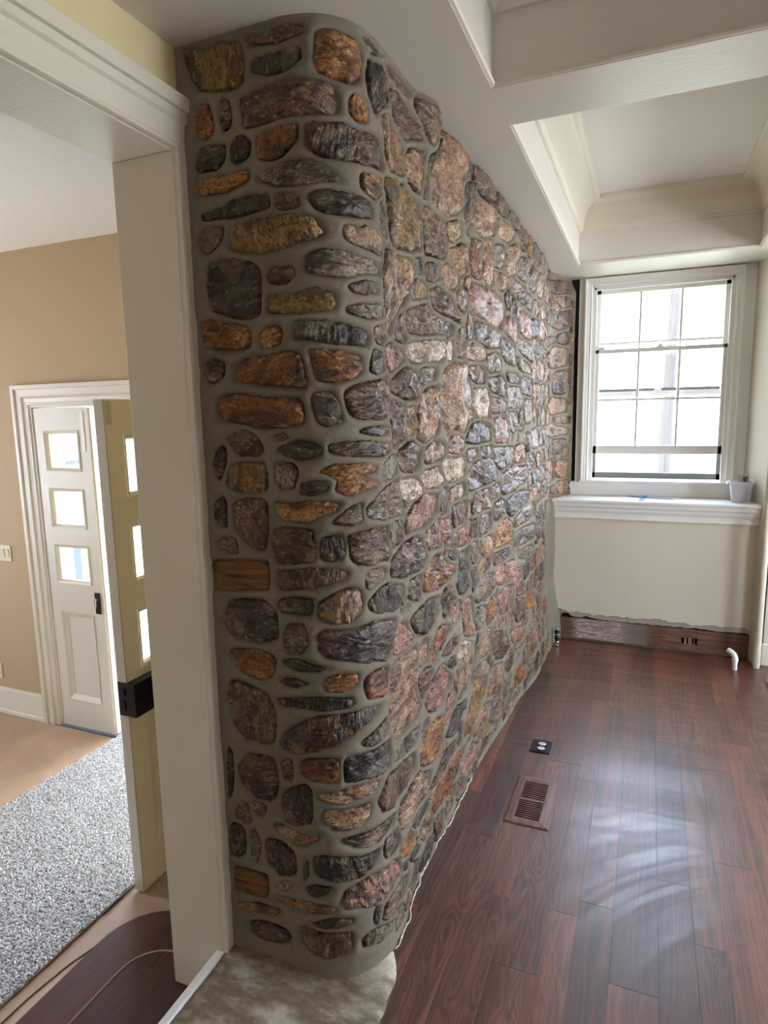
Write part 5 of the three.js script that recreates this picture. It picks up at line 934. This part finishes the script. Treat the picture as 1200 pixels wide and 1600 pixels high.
function tree(x, z, h, r, label, seed, leafy) {
  seedState = seed; const t = thing('tree', label, 'tree', [x, -0.6, z]), top = [rr(-0.3, 0.3), h, rr(-0.3, 0.3)];
  mesh('trunk', limb([[0, -0.02, 0], [rr(-0.06, 0.06), h * 0.3, 0], [rr(-0.15, 0.15), h * 0.6, rr(-0.1, 0.1)], top], r, r * 0.35), bark, t);
  const twigs = []; const tips = [];
  for (let k = 0; k < 9; k++) { const y = h * rr(0.5, 0.95), a = rr(0, 6.28), L = rr(0.6, 1.6) * h * 0.22, s = [top[0] * y / h, y, top[2] * y / h], m = [s[0] + Math.cos(a) * L * 0.5, y + L * 0.3, s[2] + Math.sin(a) * L * 0.5], e = [s[0] + Math.cos(a) * L, y + L * 0.75, s[2] + Math.sin(a) * L]; mesh('branch', limb([s, m, e], r * 0.35, r * 0.08, 6), bark, t);
    for (let i = 0; i < 4; i++) { const b = rr(0, 6.28), l = L * rr(0.3, 0.6), f = rr(0.4, 1), p = [mix(s[0], e[0], f), mix(s[1], e[1], f), mix(s[2], e[2], f)], w = [p[0] + Math.cos(b) * l, p[1] + l * rr(-0.1, 0.8), p[2] + Math.sin(b) * l]; twigs.push(limb([p, [mix(p[0], w[0], 0.5), mix(p[1], w[1], 0.5) + 0.05, mix(p[2], w[2], 0.5)], w], r * 0.09, r * 0.03, 5)); tips.push(w, p); } }
  mesh('twigs', join(twigs), bark, t);
  if (leafy) { const n = 900, leaf = new THREE.CircleGeometry(1, 6), im = new THREE.InstancedMesh(leaf, std({ color: 0x8f9a5e, roughness: 0.9, side: THREE.DoubleSide }), n), m4 = new THREE.Matrix4(), q = new THREE.Quaternion(), e = new THREE.Euler(); for (let i = 0; i < n; i++) { const c = tips[Math.floor(rnd() * tips.length)]; e.set(rr(0, 6), rr(0, 6), rr(0, 6)); q.setFromEuler(e); const s = rr(0.03, 0.06); m4.compose(V(c[0] + rr(-0.4, 0.4), c[1] + rr(-0.4, 0.4), c[2] + rr(-0.4, 0.4)), q, V(s, s * 0.7, s)); im.setMatrixAt(i, m4); } im.name = 'leaves'; im.userData.kind = 'stuff'; t.add(im); }
}
tree(0.24, -12.0, 9.5, 0.12, 'slender leaning tree trunk just outside the double hung window', 7, false);
tree(2.6, -17, 8, 0.16, 'bare branching tree farther off on the right through the window', 19, true);
tree(-10.25, -9.0, 7, 0.22, 'brown tree trunk seen through the panes of the front door', 31, false);
{ const t = thing('shrub', 'low spreading shrub at the edge of the lawn', 'shrub', [-0.6, -0.6, -14.5]); seedState = 77; const st = []; for (let k = 0; k < 24; k++) { const a = rr(0, 6.28), l = rr(0.5, 1.2); st.push(limb([[0, -0.02, 0], [Math.cos(a) * l * 0.4, l * 0.5, Math.sin(a) * l * 0.4], [Math.cos(a) * l, l * rr(0.6, 1), Math.sin(a) * l]], 0.02, 0.006, 5)); }
  mesh('stems', join(st), bark, t); const n = 1200, im = new THREE.InstancedMesh(new THREE.CircleGeometry(1, 6), std({ color: 0x8c8f5c, roughness: 0.9, side: THREE.DoubleSide }), n), m4 = new THREE.Matrix4(), q = new THREE.Quaternion(), e = new THREE.Euler(); for (let i = 0; i < n; i++) { const a = rr(0, 6.28), l = Math.sqrt(rnd()) * 1.1; e.set(rr(0, 6), rr(0, 6), rr(0, 6)); q.setFromEuler(e); const s = rr(0.03, 0.055); m4.compose(V(Math.cos(a) * l, 0.25 + rr(0, 0.8) * (1.25 - l), Math.sin(a) * l), q, V(s, s * 0.7, s)); im.setMatrixAt(i, m4); } im.name = 'leaves'; im.userData.kind = 'stuff'; t.add(im); }
{ const t = thing('neighbouring_house', 'white clapboard house beyond the porch', 'house', [-13.5, -0.6, -13]); const wm = std({ color: 0xcfd8e2, roughness: 0.8 });
  mesh('wall', box(-3, 3, -0.05, 5, -2.5, 2.5), wm, t); for (let k = 0; k < 24; k++) mesh('clapboard', box(-3.03, 3.03, k * 0.2, k * 0.2 + 0.17, 2.46, 2.53 + 0.012 * (k % 2)), wm, t); for (const x of [-1.6, 0.2, 1.8]) { const f = mesh('window_frame', rbox(x - 0.45, x + 0.45, 1.2, 2.7, 2.5, 2.6, 0.01), M.white, t); mesh('pane', box(x - 0.38, x + 0.38, 1.27, 2.63, 2.58, 2.61), std({ color: 0x46525e, roughness: 0.1 }), f); }
  mesh('roof', extrudeXY([[-3.4, 5], [3.4, 5], [0, 7.2]], -2.9, 2.9), std({ color: 0x6a6664, roughness: 0.9 }), t); }
{ const dimmedPost = std({ color: 0x5a6468, roughness: 0.7 }), t = thing('porch_post', 'porch post toned down to blue grey outside the front door', 'post', [-5.22, LF - 0.03, -4.40]); mesh('shaft', rbox(-0.095, 0.095, 0, 2.7, -0.095, 0.095, 0.008), dimmedPost, t); mesh('base', rbox(-0.13, 0.13, 0, 0.16, -0.13, 0.13, 0.006), dimmedPost, t); mesh('cap', rbox(-0.12, 0.12, 2.6, 2.7, -0.12, 0.12, 0.006), dimmedPost, t); }  // post colour darkened, shade put into the tone against outdoor glare
smesh('added_porch_roof', box(-6.2, -0.9, 2.36, 2.52, -4.7, -2.905), M.tanwall);  // unseen roof, added to shade the post

renderer.render(scene, camera);
